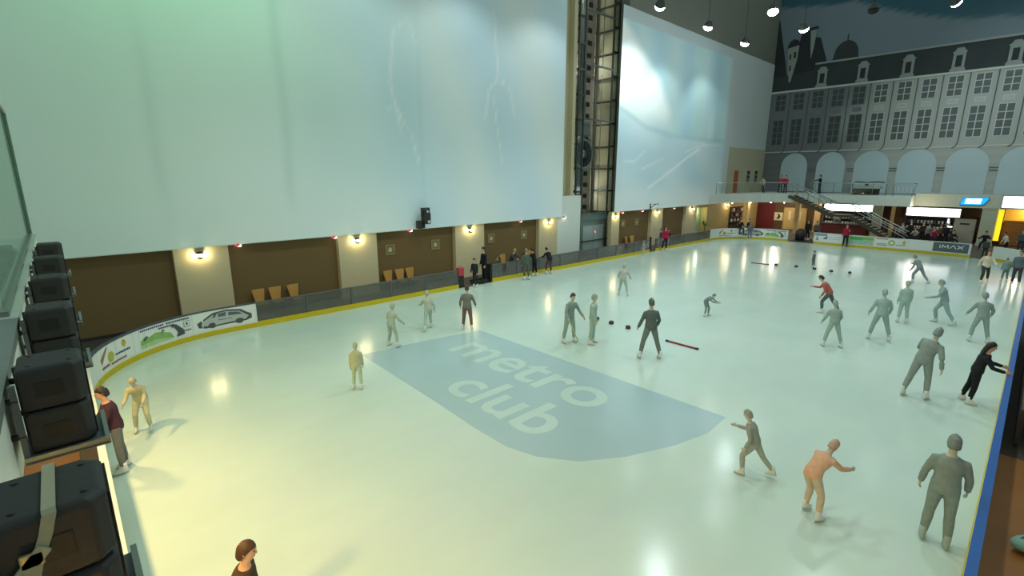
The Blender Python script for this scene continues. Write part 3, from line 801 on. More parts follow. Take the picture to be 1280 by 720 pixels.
# ------------------------------------------------------------------ upper balcony
FP = [(-21.5, 44.6), (-21.2, 46.4), (-20.7, 48.2), (-20.0, 49.9), (-19.1, 51.4), (-18.1, 52.4), (-17.0, 52.9), (-7.6, 53.0)]
mb = MB()
vs = [(x, y, 3.05) for x, y in FP] + [(x, y, 3.9) for x, y in FP]; n = len(FP)
back = [(-7.6, 57.55), (-21.5, 57.55)]
poly = FP + back; m_ = len(poly)
mb.add([(x, y, 3.06) for x, y in poly] + [(x, y, 3.93) for x, y in poly], [tuple(range(m_)), tuple(range(m_, 2*m_))[::-1]] + [(i, (i+1) % m_, m_+(i+1) % m_, m_+i) for i in range(m_)])
mb.box(-7.6, 55.0, 3.06, 4.6, 57.55, 4.12, 1)
struct('floor_balcony', mb, [M_fasc, mat('beige_fascia', '#b9bba8', .65)], 'upper balcony slab with a white curved edge', 'balcony')
mb = MB()
FPi = FP
# railing
t = thing('balcony_railing', 'steel railing with thin rails along the balcony edge', 'railing', (-14, 52.9, 3.93))
def rel(p, z): return (p[0]+14, p[1]+.12-52.9, z)
L_ = [(FP[i], math.dist(FP[i], FP[i+1])) for i in range(n-1)]
def along(gap):
    out = []; carry = 0
    for i in range(n-1):
        d = math.dist(FP[i], FP[i+1]); s = carry
        while s < d:
            f = s/d; out.append((FP[i][0]+(FP[i+1][0]-FP[i][0])*f, FP[i][1]+(FP[i+1][1]-FP[i][1])*f)); s += gap
        carry = s-d
    return out
RP = [p for p in FP[1:]]
RPs = [p for p in RP]
for p in along(1.5)[1:]:
    obj('post', MB().tube([rel(p, 0), rel(p, 1.02)], .03), M_steel, t)
left = [p for p in RP if p[0] < -16.9]
right_ = [(-15.4, 52.92), (-7.6, 53.0)]
obj('top_rail', MB().tube([rel(p, 1.04) for p in left], .035).tube([rel(p, 1.04) for p in right_], .035), mat('bright_steel', '#c9d2d0', .3, .6), t)
for zz in (.28, .53, .78):
    obj('middle_rail', MB().tube([rel(p, zz) for p in left], .016), M_steel, t)
obj('glass', MB().prism([(1.4, .1), (6.3, .1), (6.3, .95), (1.4, .95)], lambda a, b, d: (a-2.8, d+.12, b), .0, .02), glass_mat('rail_glass', '#f4f8f6', .01, .05), t)
# cream wall on the balcony with door and signs
mb = MB().box(-21.5, 48.4, 3.95, -21.42, 57.5, 8.3)
struct('wall_balcony', mb, mat('cream_paint', '#b9b097', .7, var=.05), 'cream wall above the balcony on the left', 'wall')
d_ = thing('door', 'orange brown door in the cream wall on the balcony', 'door', (-21.42, 50.6, 3.94)); d_.name = 'door_1'; d_['kind'] = 'structure'
obj('leaf', MB().box(0, -.45, 0, .05, .45, 2.2), mat('orange_door', '#a8521f', .5), d_)
obj('handle', MB().ell((.08, .35, 1.0), (.03, .05, .03)), M_steel, d_)
for y, lab in ((53.6, 'left of two small dark notices on the cream balcony wall'), (55.6, 'right of two small dark notices on the cream balcony wall')):
    t = thing('wall_notice', lab, 'notice', (-21.42, y, 5.5))
    obj('backing', MB().box(0, -.3, -.62, .03, .3, .62), M_slate2, t)
    obj('sheet', MB().box(.03, -.2, -.5, .04, .2, -.1).box(.03, -.18, .1, .04, .22, .3), mat('notice_grey', '#7c7f78', .6), t)

# games table and barrier on the balcony
t = thing('games_table', 'pale games table with a black overhead arch on the balcony', 'table', (-11.2, 54.6, 3.93))
obj('top', MB().box(-1.1, -.6, .55, 1.1, .6, .78), mat('table_pale', '#a7aea6', .5), t, bevel=.03)
obj('base', MB().box(-.95, -.5, .02, .95, .5, .55), M_dark, t)
obj('arch', MB().tube([(-1.1, 0, .7), (-1.05, 0, 1.05), (-.8, 0, 1.15), (0, 0, 1.08), (.8, 0, 1.15), (1.3, 0, 1.1)], .05), M_black, t)
obj('score_box', MB().box(-.12, -.08, .8, .12, .08, 1.12), M_black, t)
t = thing('crowd_barrier', 'grey lattice barrier at the right end of the balcony rail', 'barrier', (-8.4, 53.3, 3.93))
mb = MB()
for k in range(7): mb.bar((-1+k*.28, 0, .08), (-.8+k*.28, 0, 1.0), .02); mb.bar((-.8+k*.28, 0, .08), (-1+k*.28, 0, 1.0), .02)
obj('lattice', mb, M_steel, t)
obj('frame', MB().tube([(-1.05, 0, 0), (-1.05, 0, 1.05), (1.0, 0, 1.05), (.75, 0, 0)], .03), M_gsteel, t)

# staircase down from the balcony
t = thing('staircase', 'dark open staircase coming down from the balcony to the rink level', 'stairs', (-16.6, 52.1, 0.02))
mb = MB()
def flight(x0, z0, x1, z1, n):
    for i in range(n):
        xa = x0+(x1-x0)*i/n; za = z0+(z1-z0)*(i+1)/n
        obj('tread', MB().box(xa, -.7, za-.05, xa+(x1-x0)/n+.06, .7, za), mat('tread_stone', '#8a8576', .6), t)
    for yy in (-.72, .72):
        mb.bar((x0, yy, z0-.18), (x1, yy, z1-.18), .08, .30)
flight(.0, 3.9, 3.9, 2.2, 10); flight(5.2, 2.2, 9.0, .0, 12)
mb.box(3.9, -.75, 2.0, 5.2, .75, 2.2)
obj('stringer', mb, mat('stair_brown', '#4a4336', .6), t)
for yy in (-.72, .72):
    for (x0, z0, x1, z1) in ((0, 3.9, 3.9, 2.2), (5.2, 2.2, 9.3, -.0)):
        for h in (.55, .95):
            obj('handrail', MB().tube([(x0, yy, z0+h), (x1, yy, z1+h)], .035 if h > .6 else .025), mat('bright_steel', '#c9d2d0', .3, .6), t)
        for k in range(4):
            f = (k+.3)/4
            obj('baluster', MB().tube([(x0+(x1-x0)*f, yy, z0+(z1-z0)*f-.05), (x0+(x1-x0)*f, yy, z0+(z1-z0)*f+.95)], .025), M_steel, t)
    obj('landing_rail', MB().tube([(3.9, yy, 3.15), (5.2, yy, 3.15)], .03), M_steel, t)

# ------------------------------------------------------------------ under the balcony
YB = 57.2
mb = MB().box(-21.5, YB, 0, 4.6, YB+.35, 3.05)
struct('wall_counter', mb, mat('dark_wood_wall', '#5b4228', .7, var=.15, scale=1), 'brown wall behind the counters under the balcony', 'wall')
def slab(name, label, cat, x0, z0, x1, z1, m, d=.06, y=YB, group=None):
    return tag(obj(name, MB().box(x0, y-d, z0, x1, y-.001, z1), m, bevel=.005), label, cat, group)
slab('wall_panel', 'burgundy panel on the brown wall under the balcony', 'panel', -21.3, .06, -19.6, 2.7, mat('burgundy', '#6b1f2a', .6))
t = thing('notice_board', 'square white notice with a black symbol beside the burgundy panel', 'notice', (-19.2, YB-.003, 1.35))
obj('board', MB().box(-.42, -.06, -.42, .42, 0, .42), mat('notice_cream', '#d9cfae', .6), t)
obj('symbol', MB().prism([(-.2, -.25), (.0, .05), (-.15, .25), (.05, .28), (.22, .0), (.05, -.28)], lambda a, b, d: (a, -d, b), .06, .07), M_dark, t)
M_ldoor = mat('pale_wood_door', '#c0a56c', .5, var=.12, scale=3, stretch=(1, 1, .2))
t = thing('door', 'pair of pale wooden doors with narrow glass strips', 'door', (-17.6, YB, .06)); t.name = 'door_2'; t['kind'] = 'structure'
for s in (-1, 1):
    obj('leaf', MB().box(s*.5-.47, -.08, 0, s*.5+.47, -.01, 2.15), M_ldoor, t)
    obj('glass_strip', MB().box(s*.5-.1, -.09, 1.0, s*.5+.1, -.078, 1.9), mat('strip_glass', '#e0d9b8', .2), t)
    obj('handle', MB().box(s*.1-.02, -.14, .95, s*.1+.02, -.08, 1.15), M_steel, t)
obj('frame', MB().box(-1.1, -.1, 0, -.98, 0, 2.25).box(.98, -.1, 0, 1.1, 0, 2.25).box(-1.1, -.1, 2.15, 1.1, 0, 2.27), M_ldoor, t)
def column(label, x, y, w, m, z1=3.055):
    mb = MB().box(x-w, y-w, .02, x+w, y+w, z1).box(x-w-.04, y-w-.04, .02, x+w+.04, y+w+.04, .2).box(x-w-.03, y-w-.03, z1-.1, x+w+.03, y+w+.03, z1)
    struct('column', mb, m, label, 'column')
M_tan = mat('tan_column', '#c6a873', .6)
column('tan column holding the balcony just left of the stairs', -16.3, 53.6, .2, M_tan)
column('yellowish column below the stairs by the doors', -15.2, 56.0, .22, M_tan)
column('grey column between the two lit snack counters', -10.2, 55.6, .33, mat('grey_column', '#a7a894', .6))
column('slim tan column left of the crowded counter', -9.2, 56.4, .14, M_tan)
column('wide grey column left of the yellow lit shop', -2.75, 55.3, .45, mat('grey_column', '#a7a894', .6))
column('cream column under the curved balcony corner', -20.3, 51.3, .25, M_tan)

M_menu = mat('menu_light', '#f6fbff', .5, emit=3.2, var=.02, scale=.8)
def lightbox(name, label, x0, z0, x1, z1, m, y=YB-.9, d=.2, group='lit menu boards'):
    t = thing(name, label, 'light box', ((x0+x1)/2, y, (z0+z1)/2), 0, group)
    w, h = (x1-x0)/2, (z1-z0)/2
    obj('case', MB().box(-w-.05, -d+.02, -h-.05, w+.05, d, h+.05), M_gsteel, t)
    obj('lit_face', MB().box(-w, -d-.01, -h, w, -d+.02, h), m, t)
    return t
lightbox('menu_lightbox', 'lit white menu board half hidden by the stairs', -14.7, 2.3, -10.75, 2.98, M_menu)
lightbox('menu_lightbox', 'lit white menu board above the crowded counter', -8.2, 2.17, -4.6, 2.86, M_menu)
# counter with cups, left
def shelf_unit(label, x0, x1, z0, z1, y=YB-.35):
    t = thing('back_shelf', label, 'shelf', ((x0+x1)/2, y, z0), 0, 'shelves behind the counters')
    w = (x1-x0)/2; h = z1-z0
    obj('back_panel', MB().box(-w, .28, 0, w, .32, h), M_dark, t)
    for zz in (0, h*.5, h):
        obj('shelf_board', MB().box(-w, -.05, zz-.025, w, .3, zz), M_gsteel, t)
    for xx in (-w, w): obj('upright', MB().box(xx-.03, -.05, 0, xx+.03, .3, h), M_gsteel, t)
    return t
shelf_unit('dark shelves of cups half hidden by the stairs', -14.9, -10.7, .95, 2.05)
shelf_unit('dark shelves of cups behind the crowd', -8.3, -4.9, .95, 2.0)
cupm = MB().lathe([(.06, 0), (.085, .2), (.09, .26), (.075, .26), (.05, .05)], n=8).mesh('cup')
jarm = MB().lathe([(.06, 0), (.08, .02), (.08, .2), (.04, .27), (.04, .33), (.01, .33)], n=8).mesh('bottle')
cupm.materials.append(mat('cup_white', '#e8eeee', .4)); jarm.materials.append(mat('bottle_dark', '#4b5560', .3))
def stock(x0, x1, z, h, where, y=YB-.37):
    k = 0; x = x0
    while x < x1:
        for zz in (z, z+h*.5):
            cup = random.random() < .7
            o = bpy.data.objects.new('paper_cup' if cup else 'bottle', cupm if cup else jarm); COL.objects.link(o)
            o.location = (x+random.uniform(-.02, .02), y+.06, zz)
            tag(o, ('small white cup on the shelves ' if cup else 'small dark bottle on the shelves ')+where, 'cup' if cup else 'bottle', ('white cups ' if cup else 'dark bottles ')+where)
        x += .24
stock(-14.6, -10.9, .95, 1.1, 'half hidden by the stairs')
stock(-8.1, -5.1, .95, 1.05, 'behind the crowd')
def counter(label, x0, x1, y, m, h=1.1):
    t = thing('snack_counter', label, 'counter', ((x0+x1)/2, y, .02), 0)
    w = (x1-x0)/2
    obj('front', MB().box(-w, -.3, 0, w, .3, h-.06), m, t)
    obj('worktop', MB().box(-w-.05, -.36, h-.06, w+.05, .34, h), M_gsteel, t, bevel=.01)
    return t
counter('dark red snack counter beside the stairs', -14.6, -10.9, 55.9, mat('dark_red_front', '#5a1d1c', .5))
counter('black snack counter behind the crowd', -8.4, -4.9, 55.6, M_dark)
t = thing('coffee_machine', 'grey machine standing on the dark red counter', 'machine', (-13.4, 55.85, 1.12))
obj('body', MB().box(-.3, -.2, .0, .3, .25, .55), M_gsteel, t, bevel=.02); obj('spout', MB().box(-.1, -.28, .25, .1, -.2, .32), M_dsteel, t); obj('drip_tray', MB().box(-.25, -.3, 0, .25, -.2, .04), M_steel, t)
t = thing('bright_screen', 'small bright window sign shaped like an L behind the crowd', 'sign', (-5.2, YB-.42, 1.55))
obj('tube', MB().box(-.18, -.03, -.3, -.06, .0, .42).box(-.18, -.03, -.3, .2, .0, -.2), mat('sign_white', '#f4fbff', .5, emit=2.0), t)
t = thing('door', 'grey service door with a dark plate right of the crowd', 'door', (-4.2, YB-.9, .03)); t.name = 'door_3'; t['kind'] = 'structure'
obj('leaf', MB().box(-.68, -.06, 0, .68, 0, 2.05), mat('grey_door', '#8d8a7c', .5), t)
obj('plate', MB().box(-.3, -.075, 1.55, .3, -.06, 1.68), M_dsteel, t); obj('handle', MB().box(.5, -.12, .95, .58, -.06, 1.1), M_steel, t)
obj('frame', MB().box(-.75, -.05, 0, -.68, .9, 2.12).box(.68, -.05, 0, .75, .9, 2.12).box(-.75, -.05, 2.05, .75, .9, 2.12), M_dsteel, t)
# blue sign on the fascia
t = thing('illuminated_sign', 'slanted blue illuminated sign with a white block on the beige fascia', 'sign', (-3.85, 54.98, 3.6))
def rpar(w, h, sl, r=.12): return [(-w+sl*.0+.02, -h), (-w+.25, -h), (w-.3, -h), (w-.1, -h*.7), (w+sl-.05, h*.7), (w+sl-.1, h), (w-.2, h), (-w+.3, h), (-w+.1, h*.7), (-w-.05, -h*.6)]
obj('case', MB().prism(rpar(.78, .33, .2), lambda a, b, d: (a, -d, b), .0, .12), mat('sign_case', '#1f6fb4', .4, emit=.6), t)
obj('blue_face', MB().prism([(a*.93, b*.85) for a, b in rpar(.78, .33, .2)], lambda a, b, d: (a, -d, b), .12, .14), mat('sign_blue', '#16a2e0', .4, emit=1.0, var=.3, scale=.8), t)
obj('white_block', MB().prism(rect(-.48, -.2, .46, .2), lambda a, b, d: (a+b*.15, -d, b), .14, .155), mat('sign_white', '#f4fbff', .5, emit=2.0), t)
# yellow lit shop on the right
lightbox('shop_sign', 'large white lit sign over the yellow shop at the right edge', -2.15, 3.16, 2.6, 4.05, mat('shop_sign_light', '#eef0ff', .5, emit=2.2, var=.02), y=54.95, d=.12, group=None)
slab('yellow_light_strip', 'bright yellow upright strip at the edge of the shop', 'light strip', -2.27, .5, -1.95, 3.0, mat('yellow_light', '#ffd21f', .5, emit=1.1, var=.05), d=.15, y=55.4)
slab('shop_wall', 'yellow wall inside the shop at the right edge', 'wall panel', -1.95, 1.9, 3.0, 3.05, mat('yellow_wall_glow', '#e0a835', .6, emit=.25), d=.1, y=57.0)  # wall colour given a faint glow of its own, standing in for shop lighting
t = thing('slatted_counter', 'brown slatted wooden counter front at the right edge', 'counter', (.6, 56.2, .02))
mb = MB()
for k in range(11): mb.box(-2.5, -.05, .1+k*.18, 2.4, .0, .25+k*.18)
obj('slats', mb, mat('slat_wood', '#8a5a22', .5, var=.2, scale=3, stretch=(.2, 1, 1)), t)
obj('backing', MB().box(-2.5, .0, 0, 2.4, .5, 2.05), mat('slat_dark', '#3b2812', .7), t)
# downlights under the balcony
for k, (x, y) in enumerate(((-19.9, 51.1), (-18.6, 52.8), (-17.6, 53.5), (-20.9, 49.2), (-16.6, 53.9))):
    t = thing('downlight', ['second small round light under the balcony curve from the left', 'middle small round light under the curved balcony edge', 'fourth small round light under the curved balcony edge from the left', 'leftmost small round light under the curved balcony edge', 'small round light nearest the tan column by the stairs'][k], 'ceiling light', (x, y, 3.055), 0, 'lights under the balcony')
    obj('rim', MB().lathe([(.11, 0), (.11, -.03), (.08, -.04), (.08, 0)], n=12), M_steel, t)
    obj('lens', MB().ell((0, 0, -.04), (.08, .08, .05)), M_spotlens, t)
    l = bpy.data.lights.new('downlight', 'POINT'); l.energy = 22; l.color = (1, .85, .6); l.shadow_soft_size = .08
    o = bpy.data.objects.new('downlight_light', l); COL.objects.link(o); o.parent = t; o.location = (0, 0, -.15)
# shelving on the tan wall
t = thing('display_cabinet', 'dark display cabinet of leaflets on the tan wall under the balcony', 'cabinet', (WX, 52.0, .02))
obj('carcass', MB().box(0, -1.9, 0, .1, 1.9, 2.5), M_dark, t)
for k in range(4): obj('shelf', MB().box(.1, -1.85, .5+k*.5, .4, 1.85, .54+k*.5), mat('shelf_brown', '#5b4228', .6), t)
LM = [mat('leaflet_white', '#d8d8d0', .6), mat('leaflet_brown', '#7a5a3a', .6), mat('leaflet_red', '#8a3a35', .6)]
for k in range(4):
    for j in range(9):
        if random.random() < .7: obj('leaflet_pile', MB().box(.12, -1.7+j*.38, .541+k*.5, .2, -1.45+j*.38, .85+k*.5), LM[random.randint(0, 2)], t)
# potted palm
t = thing('potted_palm', 'potted palm with arching green leaves in the lit recess', 'plant', (-21.2, 44.3, .02))
obj('pot', MB().lathe([(.16, 0), (.24, .4), (.26, .45), (.21, .45), (.2, .38), (.02, .38)], n=14), mat('terracotta', '#7a4a32', .7), t)
obj('stem', MB().tube([(0, 0, .38), (.03, 0, .8), (.02, .03, 1.1)], [.04, .03, .02]), mat('stem_brown', '#5c4a2e', .8), t)
for k in range(16):
    a = k*2.4; rr = random.uniform(.45, .8); hh = random.uniform(.2, .65)
    pts = []
    for i in range(7):
        f = i/6; pts.append(Vector((rr*f*math.cos(a), rr*f*math.sin(a), .95+hh*math.sin(f*2.4))))
    mb = MB(); perp = Vector((-math.sin(a), math.cos(a), 0)); rings = []
    for i, p in enumerate(pts):
        w = .075*math.sin(PI*min(.97, (i+.6)/6.6)); rings.append([p+perp*w, p+Vector((0, 0, .012)), p-perp*w, p-Vector((0, 0, .006))])
    mb.loft(rings); obj('leaf', mb, mat('palm_green', '#6d8a3a', .5, var=.3), t)
# rubber mat at the gap in the boards
tag(obj('rubber_mat', MB().box(-14.7, 46.9, .021, -12.8, 49.6, .035), M_dark, bevel=.004), 'dark rubber mat in the opening of the far boards', 'mat')
t = thing('dark_bin', 'dark rounded bin standing on the mat in the opening', 'bin', (-14.15, 48.0, .036))
obj('body', MB().lathe([(.34, 0), (.4, .5), (.36, .85), (.2, 1.0), (.02, 1.03)], n=16), mat('bin_dark', '#33272a', .5), t)
obj('rim', MB().lathe([(.41, .48), (.425, .5), (.41, .54), (.39, .5)], n=16), M_dsteel, t)
# ------------------------------------------------------------------ near end gallery: parapet, glass, hung loudspeakers
YP = -.42
mb = MB()
mb.box(-15.6, -.62, 3.68, -.9, YP, 4.24, 0)
mb.box(-15.6, -2.2, 3.62, -.9, -.62, 4.22, 0)
struct('wall_parapet', mb, [mat('parapet_white', '#d5ddd4', .55, var=.04), M_gsteel], 'white gallery parapet wall carrying the row of loudspeakers', 'wall')
mb = MB().box(-15.6, -.60, 4.24, -6.4, YP+.012, 4.30, 0)
struct('trim_1', mb, mat('coping_pale', '#bccabc', .4, .2), 'pale coping strip along the parapet', 'coping')
mb = MB().box(-6.4, -1.3, 4.22, -.9, YP+.012, 4.30, 0)
struct('trim_2', mb, mat('coping_grey', '#7d8885', .4, .3), 'grey coping nearest the camera', 'coping')
t = thing('glass_screen', 'clear glass screen standing on the parapet behind the loudspeakers', 'glass screen', (-11, -.5, 4.30))
obj('pane', MB().box(-4.5, -.012, .03, 4.4, .0, 2.6), glass_mat('screen_glass', '#eef6f0', .03, .02, k=.28), t)
obj('end_post', MB().box(-4.72, -.06, .0, -4.5, .03, 2.62), mat('post_green_grey', '#6f8a78', .4, .3), t)
obj('bottom_channel', MB().box(-4.6, -.04, .0, 4.5, .03, .05), M_steel, t)
obj('top_rail', MB().box(-4.72, -.06, 2.6, 4.5, .03, 2.68), mat('rail_pinkish', '#a9a39a', .4, .3), t)

# loudspeakers on shelf brackets (local: +y is the rink side, z=0 shelf top)
def make_speaker(label, loc, rz=0):
    t = thing('loudspeaker', label, 'loudspeaker', loc, rz, 'row of black loudspeakers along the parapet')
    W, Dp, Hh = .195, .165, .58
    def body(z0, z1):
        mb = MB(); rings = []
        for zz, ins in ((z0, .02), (z0+.02, 0), (z1-.02, 0), (z1, .02)):
            w, d = W-ins, Dp-ins
            rings.append([Vector(p+(zz,)) for p in ((-w, -d), (w, -d), (w, d-.05), (w-.05, d), (-w+.05, d), (-w, d-.05))])
        return mb.loft(rings, 0, False)
    obj('lower_cabinet', body(0, .285), M_black, t, bevel=.012)
    obj('upper_cabinet', body(.292, Hh), M_black, t, bevel=.012)
    for z0 in (.025, .315):
        mb = MB().box(-W+.06, Dp-.004, z0, W-.06, Dp+.008, z0+.235)
        obj('grille', mb, mat('speaker_grille', '#17191a', .7, .4, var=.6, scale=120), t)
    mb = MB()
    for z0 in (.09, .38):
        for s in (-1, 1):
            obj('side_handle', MB().box(s*W-.004, -.09, z0, s*W+.004, .05, z0+.10, 0), M_dsteel, t)
    for x in (-.12, .12):
        for y in (-.1, .1): obj('rigging_point', MB().lathe([(.012, Hh-.002), (.012, Hh+.004), (.003, Hh+.004)], (x, y, 0), 8), M_dsteel, t)
    return t
SHZ = 3.83
def make_shelf(label, loc):
    t = thing('shelf_bracket', label, 'bracket', loc, 0, 'brackets holding the loudspeakers')
    obj('plate', MB().box(-.26, -.2, -.03, .26, .22, -.004), M_gsteel, t, bevel=.004)
    obj('lip', MB().box(-.26, .2, -.03, .26, .225, .03).box(.235, -.2, -.03, .26, .22, .02), M_steel, t)
    for x in (-.22, .22):
        obj('upright', MB().box(x-.02, -.2, -.03, x+.02, -.17, .5), M_gsteel, t)
        for zz in (.16, .40): obj('wall_arm', MB().tube([(x, -.235, zz), (x, -.17, zz)], .022), M_dsteel, t)
    return t
names = ['nearest loudspeaker, strapped with a grey webbing belt', 'second loudspeaker from the camera on its grey bracket', 'third loudspeaker from the camera', 'fourth loudspeaker from the camera',
         'fifth loudspeaker from the camera', 'farthest loudspeaker, beside the glass end post']
SX = [-2.47, -4.38, -6.25, -8.15, -10.15, -12.2]
sp0 = make_speaker(names[0], (SX[0], -.185, SHZ)); sh0 = make_shelf('bracket under the nearest loudspeaker', (SX[0], -.185, SHZ))
for k in range(1, 6):
    dup(sp0, (SX[k], -.185, SHZ), 0, names[k])
    dup(sh0, (SX[k], -.185, SHZ), 0, ['', 'bracket under the second loudspeaker from the camera', 'bracket under the third loudspeaker from the camera', 'bracket under the fourth loudspeaker from the camera', 'bracket under the fifth loudspeaker from the camera', 'bracket under the farthest loudspeaker'][k])
M_strap = mat('webbing_grey', '#a5a489', .7, var=.15, scale=30)
t = thing('webbing_strap', 'pale grey webbing strap round the nearest loudspeaker', 'strap', (SX[0], -.185, SHZ))
mb = MB(); path = [(-.205, .0, .02), (-.205, .0, .575), (-.19, .0, .590), (.19, -.0, .590), (.204, .0, .575), (.204, -.02, .50), (.206, -.06, .40), (.206, -.09, .3), (.204, -.10, .02)]
rings = [[Vector((p[0], p[1]-.02, p[2])), Vector((p[0], p[1]+.02, p[2])), Vector((p[0]*1.012, p[1]+.02, p[2]*1.003+.002)), Vector((p[0]*1.012, p[1]-.02, p[2]*1.003+.002))] for p in path]
mb.loft(rings, 0, False); obj('band', mb, M_strap, t)
mb = MB().bar((.216, -.03, .46), (.216, -.155, .32), .012, .045)
obj('loose_end', mb, M_strap, t)
obj('buckle', MB().box(.204, -.10, .40, .222, -.035, .455), mat('buckle_metal', '#b8ad84', .35, .6), t, bevel=.004)

# right-hand bench area beyond the blue boards
t = thing('players_bench', 'dark bench with a brown back beyond the blue capped boards', 'bench', (.75, 18.0, .06))
obj('seat', MB().box(-.2, -3.2, .40, .2, 3.2, .45), M_dark, t); obj('kick_board', MB().box(-.34, -3.9, 0, -.26, 6.0, .8), mat('board_back', '#4d4038', .7), t)
for y in (-3, -1, 1, 3): obj('leg', MB().box(-.15, y-.03, 0, .15, y+.03, .4), M_dsteel, t)
obj('bag', MB().ell((0, 1.4, .62), (.18, .35, .2)), M_dark, t)
t = thing('wooden_cabinet', 'orange brown wooden cabinet end past the dark bench', 'cabinet', (1.0, 13.9, .06))
obj('carcass', MB().box(-.38, -.3, 0, .6, .3, 1.0), mat('orange_wood', '#8a5522', .5, var=.2, scale=3), t, bevel=.01)
obj('top', MB().box(-.42, -.34, 1.0, .64, .34, 1.04), mat('orange_wood_top', '#a56a30', .45, var=.2, scale=3), t)
t = thing('sports_bag', 'pale teal soft bag lying on the brown floor at the right edge', 'bag', (.78, 10.0, .065), .6)
obj('body', MB().ell((0, 0, .13), (.32, .17, .13), n=16, k=10), mat('teal_fabric', '#8fb8a6', .7, var=.15, scale=8), t)
obj('strap', MB().tube([(-.22, 0, .2), (-.1, .0, .33), (.1, 0, .33), (.22, 0, .2)], .015), mat('teal_strap', '#5f7f72', .7), t)
# things under the gallery, low left
mb = MB().box(-1.40, -.62, .02, -.75, -.3, 3.62)
struct('pillar', mb, M_cream, 'cream pier under the right end of the gallery', 'pillar')
t = thing('bench', 'blue topped bench on the orange floor below the loudspeakers', 'bench', (-8.4, -1.0, .06))
obj('seat', MB().box(-.7, -.2, .42, .7, .2, .47), mat('bench_blue', '#3a7fc0', .5), t)
for x in (-.6, .6): obj('leg', MB().box(x-.03, -.18, 0, x+.03, .18, .42), M_white, t)

# training markers on the ice
M_mark = mat('marker_dark', '#4a2f2c', .6)
mk = thing('marker_block', 'small dark marker block on the ice, left of the near row', 'marker', (-11.34, 15.16, .004), .2, 'marker blocks on the ice')
obj('block', MB().box(-.075, -.075, 0, .075, .075, .11), M_mark, mk, bevel=.012); obj('top', MB().box(-.05, -.05, .11, .05, .05, .125), mat('marker_red', '#7a3a34', .6), mk)
for x, y, lab in ((-10.63, 15.14, 'small dark marker block on the ice, middle of the near row'), (-9.84, 15.1, 'small dark marker block on the ice, right of the near row beside the dark skater'),
                  (-10.98, 33.32, 'far marker block on the ice next to the far stick'), (-9.91, 33.64, 'second far marker block from the left on the ice'), (-8.87, 33.58, 'third far marker block, by the small dark child'),
                  (-7.94, 33.46, 'fourth far marker block from the left on the ice'), (-7.05, 33.69, 'rightmost far marker block on the ice')):
    dup(mk, (x, y, .004), random.uniform(0, 1.5), lab)
def stick(a, b, label):
    t = thing('marker_stick', label, 'stick', (a[0], a[1], .004), math.atan2(b[1]-a[1], b[0]-a[0]), 'marker sticks on the ice')
    L = math.dist(a, b)
    obj('shaft', MB().box(0, -.03, .0, L, .03, .05), mat('stick_red', '#8a2f33', .5), t, bevel=.008)
    obj('tip', MB().box(-.05, -.032, 0, .05, .032, .055), M_dark, t); obj('tip', MB().box(L-.05, -.032, 0, L+.05, .032, .055), M_dark, t)
stick((-8.08, 14.86), (-6.99, 14.85), 'dark red stick lying on the ice right of the dark skater')
stick((-12.38, 33.1), (-11.44, 33.25), 'dark stick lying on the ice at the far marker row')
# gate, steps and things at the rink entrance
t = thing('entrance_step', 'dark step in the gap of the left barrier', 'step', (-19.85, 16.15, .02))
obj('tread', MB().box(-.2, -.55, .0, .15, .5, .12), M_dark, t, bevel=.01); obj('upstand', MB().box(-.25, -.55, .12, -.2, .5, .2), M_dsteel, t)
t = thing('barrier_gate', 'dark gate post pair at the right side of the rink entrance', 'gate', (-19.6, 16.72, .02))
obj('post', MB().box(-.1, -.12, 0, .02, .02, 1.0), M_dsteel, t); obj('panel', MB().box(-.75, -.06, .05, -.1, -.02, .95), M_dark, t)
t = thing('barrier_gate', 'dark gate beside the person in red', 'gate', (-19.6, 32.5, .02))
obj('post', MB().box(-.1, -.05, 0, .02, .05, 1.1), M_dsteel, t); obj('rail', MB().tube([(-.04, 0, 1.05), (-.9, .1, 1.05)], .025).tube([(-.04, 0, .6), (-.9, .1, .6)], .02), M_gsteel, t)
# ------------------------------------------------------------------ people
def remesh(mb, voxel, smooth=3):
    me = mb.mesh('tmp'); o = bpy.data.objects.new('tmp', me); COL.objects.link(o)
    r = o.modifiers.new('r', 'REMESH'); r.mode = 'VOXEL'; r.voxel_size = voxel
    if smooth:
        s = o.modifiers.new('s', 'SMOOTH'); s.iterations = smooth; s.factor = .5
    dg = bpy.context.evaluated_depsgraph_get()
    out = bpy.data.meshes.new_from_object(o.evaluated_get(dg))
    bpy.data.objects.remove(o); bpy.data.meshes.remove(me)
    out.polygons.foreach_set('use_smooth', [True]*len(out.polygons))
    return out
def append_mb(me, mb, base_slots):
    """join loose details (hands, eyes) onto a remeshed body"""
    import bmesh
    bm = bmesh.new(); bm.from_mesh(me)
    vs = [bm.verts.new(v) for v in mb.v]
    for f, mi, sm in zip(mb.f, mb.m, mb.smooth):
        try:
            fc = bm.faces.new([vs[i] for i in f]); fc.material_index = mi; fc.smooth = True
        except ValueError: pass
    bmesh.ops.recalc_face_normals(bm, faces=bm.faces)
    bm.to_mesh(me); bm.free()

